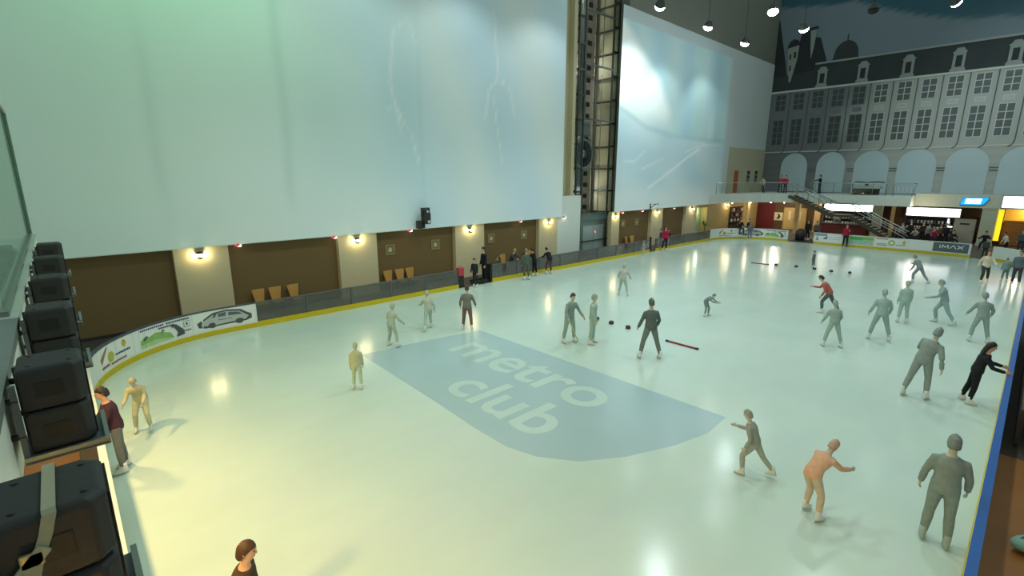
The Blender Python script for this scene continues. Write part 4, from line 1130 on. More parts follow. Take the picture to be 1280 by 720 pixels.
M_eye = mat('eye_dark', '#231c18', .3); M_lip = mat('lip', '#a0605a', .5)
M_blade = mat('skate_blade', '#c6ccd0', .25, .9)
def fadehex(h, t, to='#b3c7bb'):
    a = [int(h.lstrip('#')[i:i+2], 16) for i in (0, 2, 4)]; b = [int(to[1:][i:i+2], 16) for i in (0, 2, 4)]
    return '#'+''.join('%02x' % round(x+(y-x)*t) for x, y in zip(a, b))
def person(label, x, y, face, h=1.72, z=0.0, top='#555555', bottom='#30343a', hair='#2e241c', style='short', skin='#d2a386',
           lean=5, side=0, L=(5, 4, 8), Rr=(-5, 4, 8), la=(5, 8, 15), ra=(5, 8, 15), headp=5, yaw=0, bulk=1.0, skate='#e0e0dc', skates=True,
           long_top=False, vox=.018, group=None, extra=None, name='person', cat='person', fade=0.0):
    """face: heading in degrees, 0 = looking along +y, counter clockwise. L/Rr = (thigh pitch, spread, knee); la/ra = (pitch, spread, elbow)"""
    k = h/1.75
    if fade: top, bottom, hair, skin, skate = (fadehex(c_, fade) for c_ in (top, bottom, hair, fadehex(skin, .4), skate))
    t = thing(name, label, cat, (x, y, z), R(face), group)
    # --- skeleton
    spine = []; p = Vector((0, 0, 0)); N = 14; ds = .56/N
    def tdir(s):
        a = R(lean)*min(1, .35+s/.3); b = R(side)*min(1, .3+s/.3)
        return Vector((math.sin(b), math.sin(a)*math.cos(b), math.cos(a)*math.cos(b)))
    pts = []
    for i in range(N+1):
        pts.append((i*ds, p.copy(), tdir(i*ds))); p = p+tdir(i*ds)*ds
    def sp(s):
        if s < 0: return Vector((0, 0, s)) , tdir(0)
        i = min(N-1, int(s/ds)); f = s/ds-i
        return pts[i][1].lerp(pts[i+1][1], f), pts[i][2]
    def frame(d):
        r = Vector((0, 1, 0)).cross(d) if abs(d.y) < .95 else Vector((1, 0, 0)); r = Vector((1, 0, 0)) - d*d.x; r.normalize()
        f = d.cross(r)                # forward-ish
        return r, f
    def limbdir(pitch, spread, sd):
        a, b = R(pitch), R(spread); return Vector((math.sin(b)*sd, math.sin(a)*math.cos(b), -math.cos(a)*math.cos(b)))
    J = {}
    for sd, lg, ar, nm in ((-1, L, la, 'l'), (1, Rr, ra, 'r')):
        hip = Vector((.088*sd, 0, -.02)); kn = hip+limbdir(lg[0], lg[1], sd)*.43; an = kn+limbdir(lg[0]-lg[2], lg[1]*.8, sd)*.42
        c, d = sp(.435); r_, f_ = frame(d)
        sh = c + r_*.178*sd*(.5+.5*bulk); el = sh+limbdir(ar[0]+lean*.3, ar[1], sd)*.285; wr = el+limbdir(ar[0]+ar[2]+lean*.3, ar[1]*.3, sd)*.245
        J[nm] = (hip, kn, an, sh, el, wr)
    low = min(J['l'][2].z, J['r'][2].z) - (.12 if skates else .085)
    off = Vector((0, 0, -low))
    def tr(v): return (v+off)*k
    def torso(infl, s0, s1):
        prof = [(-.09, .12, .10), (-.03, .16, .118), (.05, .163, .118), (.14, .147, .105), (.22, .142, .102), (.31, .16, .112), (.39, .172, .115), (.44, .158, .10), (.485, .115, .085), (.52, .078, .07), (.545, .06, .06)]
        rings = []
        for s, a, b in prof:
            if s < s0-1e-6 or s > s1+1e-6: continue
            c, d = sp(s); r_, f_ = frame(d)
            a, b = a*bulk+infl, b*bulk+infl
            rings.append([tr(c+r_*a*math.cos(q)+f_*b*math.sin(q)) for q in [2*PI*i/14 for i in range(14)]])
        return rings
    def limb(P, rads): return [tr(q) for q in P], [r*k for r in rads]
    def arm(mb, nm, infl, hand=True):
        _, _, _, sh, el, wr = J[nm]
        c, d = sp(.45)
        P, r = limb([c.lerp(sh, .55), sh, sh.lerp(el, .45), el, el.lerp(wr, .35), wr], [.048+infl, .05*bulk+infl, .046*bulk+infl, .039+infl, .038+infl, .026+infl*1.1]); mb.tube(P, r, 10)
    def leg(mb, nm, infl, end=1.0):
        hip, kn, an = J[nm][:3]
        P, r = limb([hip+Vector((0, 0, .06)), hip, hip.lerp(kn, .4), kn, kn.lerp(an, .3), kn.lerp(an, end)], [.07+infl, .088*bulk+infl, .078*bulk+infl, .056+infl, .057+infl, .04+infl]); mb.tube(P, r, 10)
    # --- head
    nb, nd = sp(.53); hd = Vector((math.sin(R(side*.5)), math.sin(R(lean*.55+headp)), math.cos(R(lean*.55+headp)))).normalized()
    hr = Vector((math.cos(R(yaw)), math.sin(R(yaw)), 0)); hr = (hr-hd*hr.dot(hd)).normalized(); hf = hd.cross(hr)
    hc = nb + nd*.07 + hd*.135
    def H(v): return tr(hc + hr*v[0] + hf*v[1] + hd*v[2])
    body = MB(); body.loft(torso(0, -.09, .545)); 
    for nm in 'lr': arm(body, nm, 0); leg(body, nm, 0)
    P, r = limb([sp(.48)[0], nb, hc-hd*.03], [.07, .056, .055]); body.tube(P, r, 10)
    rings = []
    for zz, a, b, yo in ((-.118, .028, .03, .045), (-.105, .043, .05, .03), (-.06, .06, .08, .008), (0, .073, .093, 0), (.05, .075, .096, -.006), (.09, .06, .08, -.01), (.112, .035, .05, -.012)):
        rings.append([H((a*math.cos(q), yo+b*math.sin(q), zz)) for q in [2*PI*i/14 for i in range(14)]])
    body.loft(rings)
    body.tube([H((0, .085, .02)), H((0, .112, -.025)), H((0, .09, -.04))], [.010*k, .016*k, .010*k], 8)
    for sd in (-1, 1): body.ell(H((.076*sd, -.01, -.005)), (.014*k, .022*k, .032*k))
    for nm in 'lr':                      # feet
        an = J[nm][2]; body.tube([tr(an+Vector((0, 0, .04))), tr(an+Vector((0, .0, -.02))), tr(an+Vector((0, .08, -.05)))], [.042*k, .045*k, .035*k], 8)
    me = remesh(body, vox)
    det = MB()
    for nm, sd in (('l', -1), ('r', 1)):
        el, wr = J[nm][4], J[nm][5]; d = (wr-el).normalized()
        inn = Vector((-sd, 0, 0)); inn = (inn-d*inn.dot(d)).normalized(); sv = d.cross(inn)*sd      # sv: towards the thumb
        if sv.y < 0: sv = -sv
        rg = []
        for s, w, th in ((-.02, .026, .024), (.03, .036, .018), (.075, .042, .015), (.092, .038, .012)):
            rg.append([tr(wr+d*s+sv*w*math.cos(q)+inn*th*math.sin(q)) for q in [2*PI*i/8 for i in range(8)]])
        det.loft(rg, 0)
        for j, ln in enumerate((.066, .076, .07, .054)):
            b0 = wr+d*.085+sv*(.030-.02*j); b1 = b0+d*ln*.45+inn*.008; b2 = b1+(d*.8+inn*.6).normalized()*ln*.32; b3 = b2+(d*.45+inn*.9).normalized()*ln*.25
            det.tube([tr(q) for q in (b0, b1, b2, b3)], [.0092*k, .0088*k, .0082*k, .006*k], 6, 0)
        t0 = wr+d*.02+sv*.028; t1 = t0+(d*.7+sv*.7).normalized()*.045+inn*.008; t2 = t1+(d*.95+sv*.15+inn*.3).normalized()*.032
        det.tube([tr(q) for q in (t0, t1, t2)], [.013*k, .0105*k, .008*k], 6, 0)
    for sd in (-1, 1): det.ell(H((.031*sd, .087, .012)), (.012*k, .008*k, .008*k), 1, 8, 5)
    det.ell(H((0, .088, -.066)), (.022*k, .008*k, .006*k), 2, 8, 5)
    append_mb(me, det, 3)
    sk = mat('skin_'+skin.lstrip('#'), skin, .6, var=.08, scale=9)
    obj('body', me, [sk, M_eye, M_lip], t)
    # --- clothes
    tb = MB(); tb.loft(torso(.022, -.09, .52))
    if long_top:
        c, d = sp(0); tb.loft([[tr(Vector((0, 0, zz))+Vector((w*math.cos(q), w*.75*math.sin(q), 0))) for q in [2*PI*i/14 for i in range(14)]] for zz, w in ((.1, .17), (-.05, .195), (-.2, .21))])
    for nm in 'lr': arm(tb, nm, .016)
    mt = cloth(top) if isinstance(top, str) else cloth(top[0])
    tm = remesh(tb, vox*1.05); obj('jacket', tm, mt, t)
    pb = MB(); pb.loft(torso(.013, -.09, .05))
    for nm in 'lr': leg(pb, nm, .014, .93)
    obj('trousers', remesh(pb, vox*1.05), cloth(bottom), t)
    # --- hair or hat
    hm = cloth(hair) if style in ('hat', 'hood') else mat('hair_'+hair.lstrip('#'), hair, .6, var=.3, scale=25)
    hb = MB(); rings = []
    if style == 'hat':
        for zz, a in ((.035, .088), (.05, .091), (.085, .082), (.115, .06), (.135, .03)): rings.append([H((a*math.cos(q), -.006+a*1.18*math.sin(q), zz)) for q in [2*PI*i/14 for i in range(14)]])
        hb.loft(rings); obj('knit_hat', hb, hm, t)
    else:
        ex = .012 if style != 'hood' else .03
        N2 = 16
        for fr in range(7):
            f = fr/6; ring = []
            for i in range(N2):
                q = 2*PI*i/N2; fy = math.sin(q)                       # fy=1 front
                lowz = (.055 if fy > .35 else (-.02 if fy > -.25 else -.085)) if style != 'hood' else (.06 if fy > .5 else -.11)
                zz = lowz+(.128+ex-lowz)*f
                u = max(-1, min(1, zz/.135)); rad = math.sqrt(max(.02, 1-u*u)) if zz > 0 else (1.0 if zz > -.06 else .93)
                ring.append(H(((.076+ex)*rad*math.cos(q), -.006+(.097+ex)*rad*math.sin(q), zz)))
            rings.append(ring)
        hb.loft(rings)
        if style == 'long':
            hb.loft([[H((a*math.cos(q), yo+b*math.sin(q), zz)) for q in [2*PI*i/12 for i in range(12)]] for zz, a, b, yo in ((.08, .07, .05, -.06), (0, .088, .06, -.062), (-.1, .095, .05, -.085), (-.22, .10, .042, -.10), (-.33, .075, .03, -.10), (-.37, .03, .02, -.10))])
        if style == 'tail':
            hb.tube([H((0, -.10, .05)), H((0, -.15, .03)), H((0, -.155, -.08)), H((0, -.13, -.16))], [.025*k, .032*k, .028*k, .01*k], 8)
        obj('hood' if style == 'hood' else 'hair', hb, hm, t)
    # --- footwear
    for nm, sd in (('l', -1), ('r', 1)):
        an = J[nm][2]; sm = MB()
        sh_dir = (J[nm][2]-J[nm][1]).normalized(); pit = math.asin(max(-1, min(1, -sh_dir.y)))*.35 if skates else 0
        rot = Matrix.Rotation(-pit, 3, 'X')
        def F(v): return tr(an + rot @ Vector(v))
        hb_ = -.075 if skates else -.082
        sm.loft([[F((a*math.cos(q)+0, yo+b*math.sin(q), zz)) for q in [2*PI*i/12 for i in range(12)]] for zz, a, b, yo in ((.12, .05, .055, -.005), (.04, .05, .06, .0), (-.01, .05, .085, .02), (-.045, .048, .125, .055), (hb_, .046, .13, .06))])
        so = obj('skate' if skates else 'shoe', sm, mat('boot_'+skate.lstrip('#'), skate, .5, var=.1), t)
        if skates:
            bm_ = MB(); bm_.add([F(v) for v in [(x_, y_, z_) for x_ in (-.004, .004) for y_, z_ in ((-.07, -.12), (.20, -.115), (.21, -.10), (.17, -.085), (-.05, -.085), (-.08, -.10))]],
                [(0, 1, 2, 3, 4, 5), (11, 10, 9, 8, 7, 6)]+[(i, (i+1) % 6, 6+(i+1) % 6, 6+i) for i in range(6)])
            bm_.loft([[F((sx, y_, z_)) for sx, y_ in ((-.02, -.06), (.02, -.06), (.02, .16), (-.02, .16))] for z_ in (-.09, -.074)], 0, False)
            obj('blade', bm_, M_blade, so)
    if extra: extra(t, tr, J)
    return t, tr, J
# poses
STAND = dict(L=(2, 4, 4), Rr=(-3, 4, 4), la=(0, 8, 14), ra=(3, 8, 14), lean=2)
STRIDE = dict(L=(32, 4, 38), Rr=(-24, 12, 14), la=(-25, 18, 40), ra=(28, 16, 50), lean=22)
STRIDE2 = dict(L=(-22, 14, 10), Rr=(30, 4, 40), la=(25, 20, 45), ra=(-25, 18, 30), lean=18)
GLIDE = dict(L=(14, 10, 22), Rr=(10, 14, 18), la=(10, 25, 30), ra=(12, 25, 30), lean=14)
WIDE = dict(L=(6, 14, 8), Rr=(-2, 16, 10), la=(5, 20, 25), ra=(8, 22, 30), lean=6)
BEND = dict(L=(25, 6, 30), Rr=(18, 8, 26), la=(30, 6, 30), ra=(35, 6, 30), lean=55)
SIT = dict(L=(80, 8, 78), Rr=(78, 8, 80), la=(25, 12, 55), ra=(30, 10, 60), lean=10, skates=False, skate='#2a2a2a')
WALK = dict(L=(18, 3, 8), Rr=(-16, 3, 10), la=(-14, 7, 12), ra=(16, 7, 15), lean=3)
def P(label, x, y, face, pose, **kw):
    d = dict(pose); d.update(kw)
    if pose is SIT and d.get('z', 0) < .1:
        k = d['h']/1.75; zs = .40*k
        t = thing('stool', 'stool under the '+label.replace('dark clothed ', '').replace(' sitting', ''), 'stool', (x, y, d['z']), 0, 'stools at the counters')
        obj('seat', MB().lathe([(.02, zs-.05), (.17, zs-.05), (.18, zs-.02), (.17, zs), (.02, zs)]), M_dark, t)
        obj('stem', MB().lathe([(.025, .02), (.025, zs-.05)], n=8), M_steel, t)
        obj('foot', MB().lathe([(.16, .0), (.15, .02), (.03, .03)], n=14), M_steel, t)
    return person(label, x, y, face, **d)
G1 = 'skaters on the ice'
def stick_extra(t, tr, J):
    w = tr(J['r'][5]+Vector((0, .06, -.06))); e = w+Vector((.35, .85, -.35))
    s = obj('hockey_stick', MB().tube([w-Vector((.1, .25, -.1)), e], .015).bar(e, e+Vector((.12, .1, 0)), .02, .06), mat('stick_tan', '#9a9a5a', .5), t)
# near and middle ice
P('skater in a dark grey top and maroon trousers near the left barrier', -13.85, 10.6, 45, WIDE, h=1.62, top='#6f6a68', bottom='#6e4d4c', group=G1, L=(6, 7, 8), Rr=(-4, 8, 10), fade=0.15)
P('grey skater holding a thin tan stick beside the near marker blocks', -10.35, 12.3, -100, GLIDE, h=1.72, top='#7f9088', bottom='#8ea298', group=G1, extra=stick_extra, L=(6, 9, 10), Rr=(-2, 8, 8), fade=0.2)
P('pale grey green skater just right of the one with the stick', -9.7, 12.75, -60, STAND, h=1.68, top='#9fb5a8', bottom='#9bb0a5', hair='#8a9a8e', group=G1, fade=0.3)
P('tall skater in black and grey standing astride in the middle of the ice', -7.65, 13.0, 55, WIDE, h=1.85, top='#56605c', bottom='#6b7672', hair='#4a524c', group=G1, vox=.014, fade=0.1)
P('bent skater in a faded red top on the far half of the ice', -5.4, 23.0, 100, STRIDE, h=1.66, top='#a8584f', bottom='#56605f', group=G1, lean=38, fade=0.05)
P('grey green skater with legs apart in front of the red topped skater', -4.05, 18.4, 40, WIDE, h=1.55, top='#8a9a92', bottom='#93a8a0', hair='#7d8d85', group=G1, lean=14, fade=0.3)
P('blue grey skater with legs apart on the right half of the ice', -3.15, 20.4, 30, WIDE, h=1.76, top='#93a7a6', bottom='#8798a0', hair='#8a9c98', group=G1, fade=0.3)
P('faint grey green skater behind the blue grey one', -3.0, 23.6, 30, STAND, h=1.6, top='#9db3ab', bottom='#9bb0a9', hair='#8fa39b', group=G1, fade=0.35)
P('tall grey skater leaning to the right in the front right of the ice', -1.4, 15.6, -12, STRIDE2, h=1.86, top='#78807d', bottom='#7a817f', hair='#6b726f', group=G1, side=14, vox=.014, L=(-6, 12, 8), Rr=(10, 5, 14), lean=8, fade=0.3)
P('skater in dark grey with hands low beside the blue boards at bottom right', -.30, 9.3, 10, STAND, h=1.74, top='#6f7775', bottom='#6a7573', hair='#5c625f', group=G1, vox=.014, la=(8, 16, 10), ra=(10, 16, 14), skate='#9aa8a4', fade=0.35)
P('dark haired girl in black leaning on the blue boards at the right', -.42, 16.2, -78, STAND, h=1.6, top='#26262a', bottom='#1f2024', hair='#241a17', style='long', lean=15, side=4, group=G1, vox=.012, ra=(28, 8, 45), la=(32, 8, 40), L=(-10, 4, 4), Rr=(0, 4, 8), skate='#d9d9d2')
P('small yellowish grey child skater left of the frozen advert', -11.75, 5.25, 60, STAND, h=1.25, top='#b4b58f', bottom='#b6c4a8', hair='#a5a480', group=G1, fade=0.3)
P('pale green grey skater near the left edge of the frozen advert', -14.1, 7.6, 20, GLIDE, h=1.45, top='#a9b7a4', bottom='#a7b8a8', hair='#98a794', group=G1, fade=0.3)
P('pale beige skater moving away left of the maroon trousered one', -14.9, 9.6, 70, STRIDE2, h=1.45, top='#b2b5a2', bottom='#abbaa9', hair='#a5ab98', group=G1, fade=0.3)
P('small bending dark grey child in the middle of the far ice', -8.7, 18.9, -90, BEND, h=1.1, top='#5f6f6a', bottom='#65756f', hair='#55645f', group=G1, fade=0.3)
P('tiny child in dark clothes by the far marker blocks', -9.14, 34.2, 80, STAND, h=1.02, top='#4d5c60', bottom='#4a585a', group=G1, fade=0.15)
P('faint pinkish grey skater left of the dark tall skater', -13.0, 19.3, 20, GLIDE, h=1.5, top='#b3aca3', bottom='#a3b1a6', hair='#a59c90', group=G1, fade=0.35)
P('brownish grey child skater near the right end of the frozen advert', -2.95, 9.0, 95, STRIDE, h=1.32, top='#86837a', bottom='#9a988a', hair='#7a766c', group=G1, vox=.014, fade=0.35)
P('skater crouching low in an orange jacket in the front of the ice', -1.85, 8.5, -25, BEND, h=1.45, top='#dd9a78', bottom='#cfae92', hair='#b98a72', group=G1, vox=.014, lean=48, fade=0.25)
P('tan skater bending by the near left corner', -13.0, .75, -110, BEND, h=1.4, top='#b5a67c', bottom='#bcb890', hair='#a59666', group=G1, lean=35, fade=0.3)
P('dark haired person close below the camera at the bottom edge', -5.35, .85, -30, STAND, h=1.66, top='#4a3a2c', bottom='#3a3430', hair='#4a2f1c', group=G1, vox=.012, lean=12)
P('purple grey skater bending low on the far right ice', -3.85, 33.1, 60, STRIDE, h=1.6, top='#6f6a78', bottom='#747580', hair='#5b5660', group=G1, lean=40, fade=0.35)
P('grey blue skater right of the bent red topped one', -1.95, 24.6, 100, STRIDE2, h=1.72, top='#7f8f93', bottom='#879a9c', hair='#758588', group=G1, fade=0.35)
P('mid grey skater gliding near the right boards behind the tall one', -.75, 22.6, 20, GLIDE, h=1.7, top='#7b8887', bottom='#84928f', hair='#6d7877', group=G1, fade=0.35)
P('skater in a white and peach top by the gap in the far right boards', -1.5, 36.0, 200, STRIDE2, h=1.76, top='#e8d3bd', bottom='#3d4548', hair='#6a4a45', group=G1, lean=8)
P('grey green child at the far right boards', -.75, 37.2, 20, STAND, h=1.25, top='#7f9296', bottom='#6d7d76', hair='#6b7775', group=G1, lean=12, fade=0.2)
P('dark clothed skater at the right edge by the far boards', -.3, 36.4, 170, STAND, h=1.76, top='#5f6870', bottom='#4a3a44', hair='#4a4a4c', group=G1, fade=0.1)
P('person in a dark red top standing against the far boards', -10.36, 46.45, 180, STAND, h=1.76, top='#a32742', bottom='#2b2e33', group=G1, skate='#2b2b2b', la=(20, 15, 100), ra=(5, 8, 14))
P('pinkish grey child standing by the left barrier left of the person in red', -18.9, 30.4, 180, STAND, h=1.05, top='#9a8f8a', bottom='#c6b7ab', hair='#8d857c', group=G1, fade=0.25)
P('person in a crimson jacket standing at the far left gate', -19.25, 33.9, -120, STAND, h=1.78, top='#b01f45', bottom='#26252b', hair='#201a1a', style='long', group=G1)
P('faint dark skater at the far boards by the car advert', -17.3, 45.0, 190, STAND, h=1.55, top='#5b5560', bottom='#6b6a6c', group=G1, fade=0.2)
# people at the left barrier
P('child in a dark coat beside a red bag at the rink entrance', -19.3, 15.35, 200, STAND, h=1.45, top='#2f3230', bottom='#2a2c2b', hair='#3a2f25', group=G1, lean=10)
P('man in a dark navy jacket standing at the rink entrance', -19.55, 16.15, 170, STAND, h=1.78, top='#1d2030', bottom='#16171c', hair='#241c18', group=G1, z=.145, skates=False, skate='#1c1c1e')
tag(obj('red_bag', MB().box(-.12, -.16, 0, .12, .16, .4).tube([(0, -.1, .4), (0, -.06, .52), (0, .06, .52), (0, .1, .4)], .012), mat('red_bag_cloth', '#c23b4a', .6), loc=(-19.75, 14.72, .62), bevel=.03), 'small red bag hanging on the barrier beside the child', 'bag')
tag(obj('barrier_box', MB().box(-.18, -.2, 0, .18, .2, .6), M_dark, loc=(-19.87, 14.72, .02), bevel=.02), 'dark box under the red bag at the barrier', 'box')
P('grey green child behind the barrier left of the group', -20.3, 17.7, -90, STAND, h=1.25, top='#5d6a5c', bottom='#4a4f48', hair='#3a3a30', z=.02, skates=False, skate='#333333', lean=10)
P('person in dark grey with fair hair leaning on the barrier', -20.1, 18.6, -80, STAND, h=1.6, top='#3c4348', bottom='#4e5a6e', hair='#a58a60', z=.02, skates=False, skate='#333333', lean=28, la=(45, 10, 30), ra=(45, 10, 30))
P('short haired person in grey green standing on the ice at the barrier', -18.75, 18.5, 80, STAND, h=1.66, top='#566159', bottom='#5a6058', hair='#8a7a68', group=G1)
P('person in black leaning over the barrier from the ice', -19.2, 19.6, 100, STAND, h=1.55, top='#1d1f1f', bottom='#191b1b', hair='#2a211b', group=G1, lean=20, la=(50, 10, 20), ra=(50, 10, 20))
P('person in black with maroon trousers bending at the barrier', -18.95, 20.6, 75, BEND, h=1.6, top='#222422', bottom='#5b4446', hair='#28221c', group=G1, lean=40)
P('dark clothed person sitting behind the barrier past the person in red', -20.6, 36.6, -90, SIT, h=1.7, top='#2c3130', bottom='#2a2c2c', z=.02)
P('grey clothed person behind the barrier by the far gate', -20.2, 34.9, -60, STAND, h=1.5, top='#4b5354', bottom='#33383a', z=.02, skates=False, skate='#333333')
# far boards, opening and behind the far boards
P('person in a black jacket sitting up on the far left boards', -18.47, 45.62, 226, SIT, h=1.72, top='#23262a', bottom='#34414f', hair='#1f1b18', z=.42, la=(10, 15, 60), ra=(60, 20, 60))
P('dark person standing behind the far left boards', -18.3, 47.3, 180, STAND, h=1.65, top='#2c2526', bottom='#262325', z=.02, skates=False, skate='#222222')
P('person in black standing left of two in the far opening', -13.75, 48.6, 160, STAND, h=1.72, top='#232223', bottom='#2a2523', hair='#1d1814', style='long', z=.036, skates=True)
P('person in grey standing right of two in the far opening', -13.15, 48.8, 190, STAND, h=1.65, top='#5d5c60', bottom='#4a4a4e', z=.036, skates=True)
P('person in black walking on the balcony with an arm held out', -15.0, 54.7, 90, STAND, h=1.72, top='#1c2024', bottom='#1e2226', z=3.935, skates=False, skate='#1c1c1c', la=(60, 50, 20))
P('person in a red top at the balcony rail', -17.9, 54.2, 170, STAND, h=1.7, top='#b03048', bottom='#2a2a30', z=3.935, skates=False, skate='#222222')
P('person in a pinkish red top behind the balcony rail, left of two', -18.5, 54.6, 190, STAND, h=1.72, top='#a84a55', bottom='#33343a', z=3.935, skates=False, skate='#222222')
P('person in a pale top leaning on the balcony rail', -20.1, 54.6, 150, STAND, h=1.6, top='#c9c7bd', bottom='#4a4a4a', z=3.935, skates=False, skate='#333333', lean=24)
crowd = [(-8.0, 54.2, '#7c7d86', '#33353a', 'grey jacket at the left end of the crowded counter'), (-7.5, 54.7, '#1d1e20', '#1b1b1d', 'black at the left of the crowd'), (-7.05, 54.1, '#8b8780', '#2a2a2c', 'pale grey in front of the crowded counter'),
         (-6.65, 54.7, '#2b2023', '#222024', 'dark brown in the middle of the crowd'), (-6.2, 54.2, '#5d6a66', '#26282a', 'grey green in the middle of the crowd'), (-5.8, 53.8, '#8a2f4a', '#2a2429', 'raspberry in the crowd at the counter'),
         (-5.5, 54.6, '#5a4536', '#2c2622', 'brown behind the raspberry top'), (-5.1, 54.1, '#25242a', '#222226', 'black near the bright window sign'), (-4.6, 53.7, '#30302f', '#29292a', 'charcoal at the right end of the crowd')]
for i, (x, y, a, b, lab) in enumerate(crowd):
    pose = SIT if i % 3 == 2 else STAND
    P('person in '+lab, x, y, 150+i*9, pose, h=1.55+.15*(i % 2), top=a, bottom=b, z=.02, skates=False, skate='#222222', vox=.024, hair=('#2a201a', '#4a3525', '#1c1816')[i % 3], group='people at the snack counter')
P('person in black sitting left of the yellow lit shop', -2.55, 52.6, 170, SIT, h=1.75, top='#1f2020', bottom='#1d1e20', z=.02, la=(40, 30, 80), ra=(30, 30, 80), group='people by the yellow shop')
P('person in a white and black top in front of the slatted counter', -1.35, 51.5, 120, STAND, h=1.5, top='#d2cdbb', bottom='#26282a', z=.02, skates=False, skate='#222222', lean=18, group='people by the yellow shop')
P('person in dark grey at the right edge in front of the slats', -.6, 52.5, 170, STAND, h=1.66, top='#4c5a5e', bottom='#3a4448', z=.02, skates=False, skate='#222222', group='people by the yellow shop')
P('dark person leaning behind the gap in the far right boards', -2.2, 47.6, 185, STAND, h=1.3, top='#4a5458', bottom='#39444c', z=.02, skates=False, skate='#222222')
P('person in a maroon sleeved top leaning on the near end boards below the loudspeakers', -11.35, .21, 180, STAND, h=1.7, top='#4a2f3a', bottom='#6d6f70', hair='#2c2422', lean=9, la=(22, 10, 30), ra=(28, 10, 25), vox=.012, group=G1)

# ------------------------------------------------------------------ floodlights
def flood(label, x, y, z, aim, vis=True, E=1500, col=(.86, 1, .95), size=118, blend=.6, lit=True):
    d = (Vector(aim)-Vector((x, y, z))).normalized()
    q = d.to_track_quat('-Z', 'Y')
    if vis:
        t = thing('floodlight', label, 'floodlight', (x, y, z), 0, 'hanging floodlights'); t.rotation_euler = q.to_euler()
        obj('housing', MB().lathe([(.05, .42), (.16, .40), (.2, .28), (.30, .10), (.32, .06), (.29, .06), (.2, .22), (.02, .25)], n=18), mat('lamp_housing', '#4d5350', .4, .5), t)
        obj('lens', MB().ell((0, 0, -.02), (.30, .30, .2), n=18), mat('flood_lens', '#f4fbff', .4, emit=45, var=.01) if lit else M_dsteel, t)
        qi = q.inverted(); up = qi @ Vector((0, 0, 1))
        obj('suspension_rod', MB().tube([up*.3, up*8.0], .015), M_dsteel, t)
    if lit:
        l = bpy.data.lights.new('flood_lamp', 'SPOT'); l.energy = E; l.color = col; l.spot_size = R(size); l.spot_blend = blend; l.shadow_soft_size = .35
        o = bpy.data.objects.new('flood_lamp', l); COL.objects.link(o); o.rotation_euler = q.to_euler(); o.location = Vector((x, y, z))+d*.4
WH = (.84, 1, 1)
FE = 800
# row in front of the left wall
flood('floodlight nearest the lift shaft in the row before the printed banner', -17.54, 28.4, 15.5, (-21.2, 32.0, 11), E=FE*2.6, col=WH, size=75, blend=.9)
flood('middle floodlight of the row before the printed banner', -17.52, 34.55, 15.5, (-21.0, 36.5, 8), E=FE*.6, col=WH, size=95)
flood('far floodlight of the row before the printed banner', -17.52, 40.6, 15.5, (-21.0, 43, 8), E=FE*.6, col=WH, size=95)
flood('floodlight hanging before the dark spire of the painted palace', -13.3, 34.4, 15.5, (-11, 33, 0), E=FE*.7, col=WH)
flood('floodlight hanging in front of the painted chimney', -13.2, 39.8, 15.5, (-13.5, 51, 2.5), E=FE*1.5, col=WH, size=62)
flood('bright floodlight near the top right corner', -5.36, 40.3, 15.5, (-.5, 57, 8), E=FE*4.5, col=WH, size=85, blend=1)
flood('dark unlit floodlight between the lit ones on the far side', -9.0, 38.6, 15.5, (-9, 39, 0), lit=False)
for (x, y, c, e, aim) in ((-17.5, 22.3, WH, .38, (-21, 22.5, 6)), (-17.5, 16.2, (.8, 1, .97), .34, (-21, 16, 6)), (-17.5, 10.0, (.62, 1, .82), .34, (-21, 10.3, 6)), (-17.5, 3.9, (.25, 1, .42), .55, (-21, 4, 6)),
                     (-11, 28, WH, 1, (-11, 28, 0)), (-11, 21, WH, 1, (-11, 21, 0)), (-11, 14, WH, 1, (-11, 14, 0)), (-11, 7, (.84, 1, .95), 1, (-11, 7, 0)),
                     (-4.5, 33, WH, 1, (-4.5, 33, 0)), (-4.5, 25, WH, 1, (-4.5, 25, 0)), (-4.5, 17, WH, 1, (-4.5, 17, 0)), (-4.5, 9, (.9, 1, .92), 1, (-4.5, 9, 0))):
    flood('', x, y, 15.8, aim, vis=False, E=FE*e*(1.4 if x > -12 else 1), col=c)
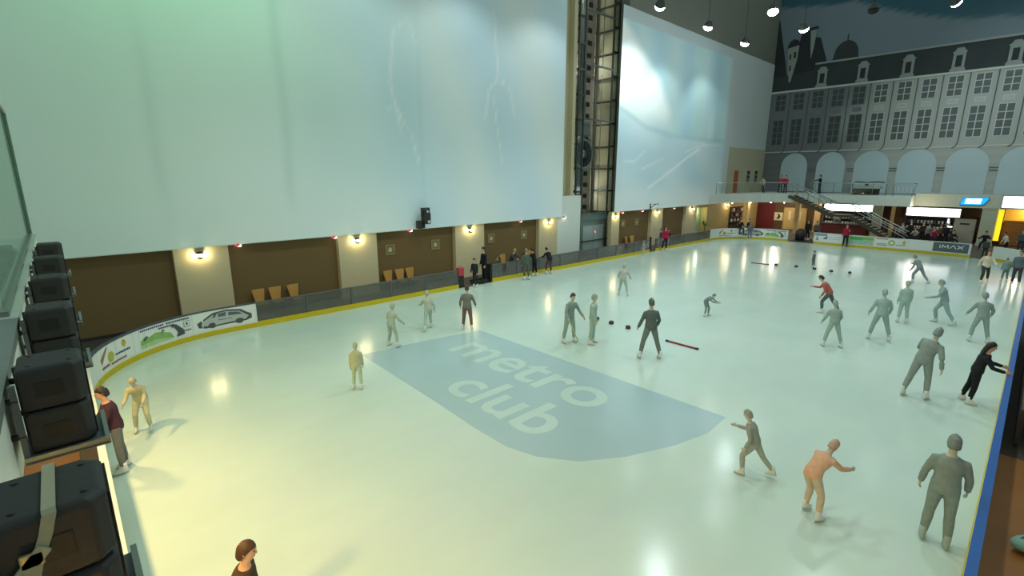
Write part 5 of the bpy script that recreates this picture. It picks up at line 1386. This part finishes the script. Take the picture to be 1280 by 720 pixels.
# warm lamps under the near gallery
for x in (-1.46, -4.2, -7.0, -9.8, -12.6):
    l = bpy.data.lights.new('gallery_lamp', 'SPOT'); l.energy = 340; l.color = (1, .66, .22); l.spot_size = R(150); l.spot_blend = .8; l.shadow_soft_size = .12
    o = bpy.data.objects.new('gallery_lamp', l); COL.objects.link(o); o.location = (x, -.62, 3.5); o.rotation_euler = (R(42), 0, 0)
l = bpy.data.lights.new('gallery_lamp', 'SPOT'); l.energy = 220; l.color = (1, .80, .45); l.spot_size = R(150); l.spot_blend = .8; l.shadow_soft_size = .12  # unseen lamp added beyond the gallery to brighten the brown floor
o = bpy.data.objects.new('gallery_lamp', l); COL.objects.link(o); o.location = (2.2, .5, 3.4); o.rotation_euler = (R(25), 0, R(-10))
# lamps under the far balcony
for (x, y, e) in ((-18.5, 54.8, 110), (-14, 55, 80), (-6.5, 56.2, 70), (-7, 53.6, 60), (-.5, 56.2, 70)):
    l = bpy.data.lights.new('counter_lamp', 'POINT'); l.energy = e; l.color = (1, .86, .62); l.shadow_soft_size = .2
    o = bpy.data.objects.new('counter_lamp', l); COL.objects.link(o); o.location = (x, y, 2.75)
l = bpy.data.lights.new('recess_lamp', 'POINT'); l.energy = 25; l.color = (.85, 1, .7); l.shadow_soft_size = .1
o = bpy.data.objects.new('recess_lamp', l); COL.objects.link(o); o.location = (-21.8, 44.2, 2.3)

# ------------------------------------------------------------------ world, camera, colour
w = bpy.data.worlds.new('hall'); SC.world = w; w.use_nodes = True
nt = w.node_tree; bg = nt.nodes['Background']
bg.inputs['Color'].default_value = (.70, .93, .86, 1); bg.inputs['Strength'].default_value = .36
cam = bpy.data.cameras.new('camera'); co = bpy.data.objects.new('camera', cam); COL.objects.link(co)
cam.sensor_width = 36; cam.lens = 36*608/1280; cam.clip_end = 300; cam.clip_start = .05
co.location = (0, 0, 5.6); co.rotation_euler = (PI/2-math.atan(140/608), 0, R(47.1))
SC.camera = co
vs_ = SC.view_settings; vs_.view_transform = 'Standard'; vs_.look = 'None'; vs_.gamma = 1; vs_.exposure = 0.0; vs_.use_curve_mapping = False
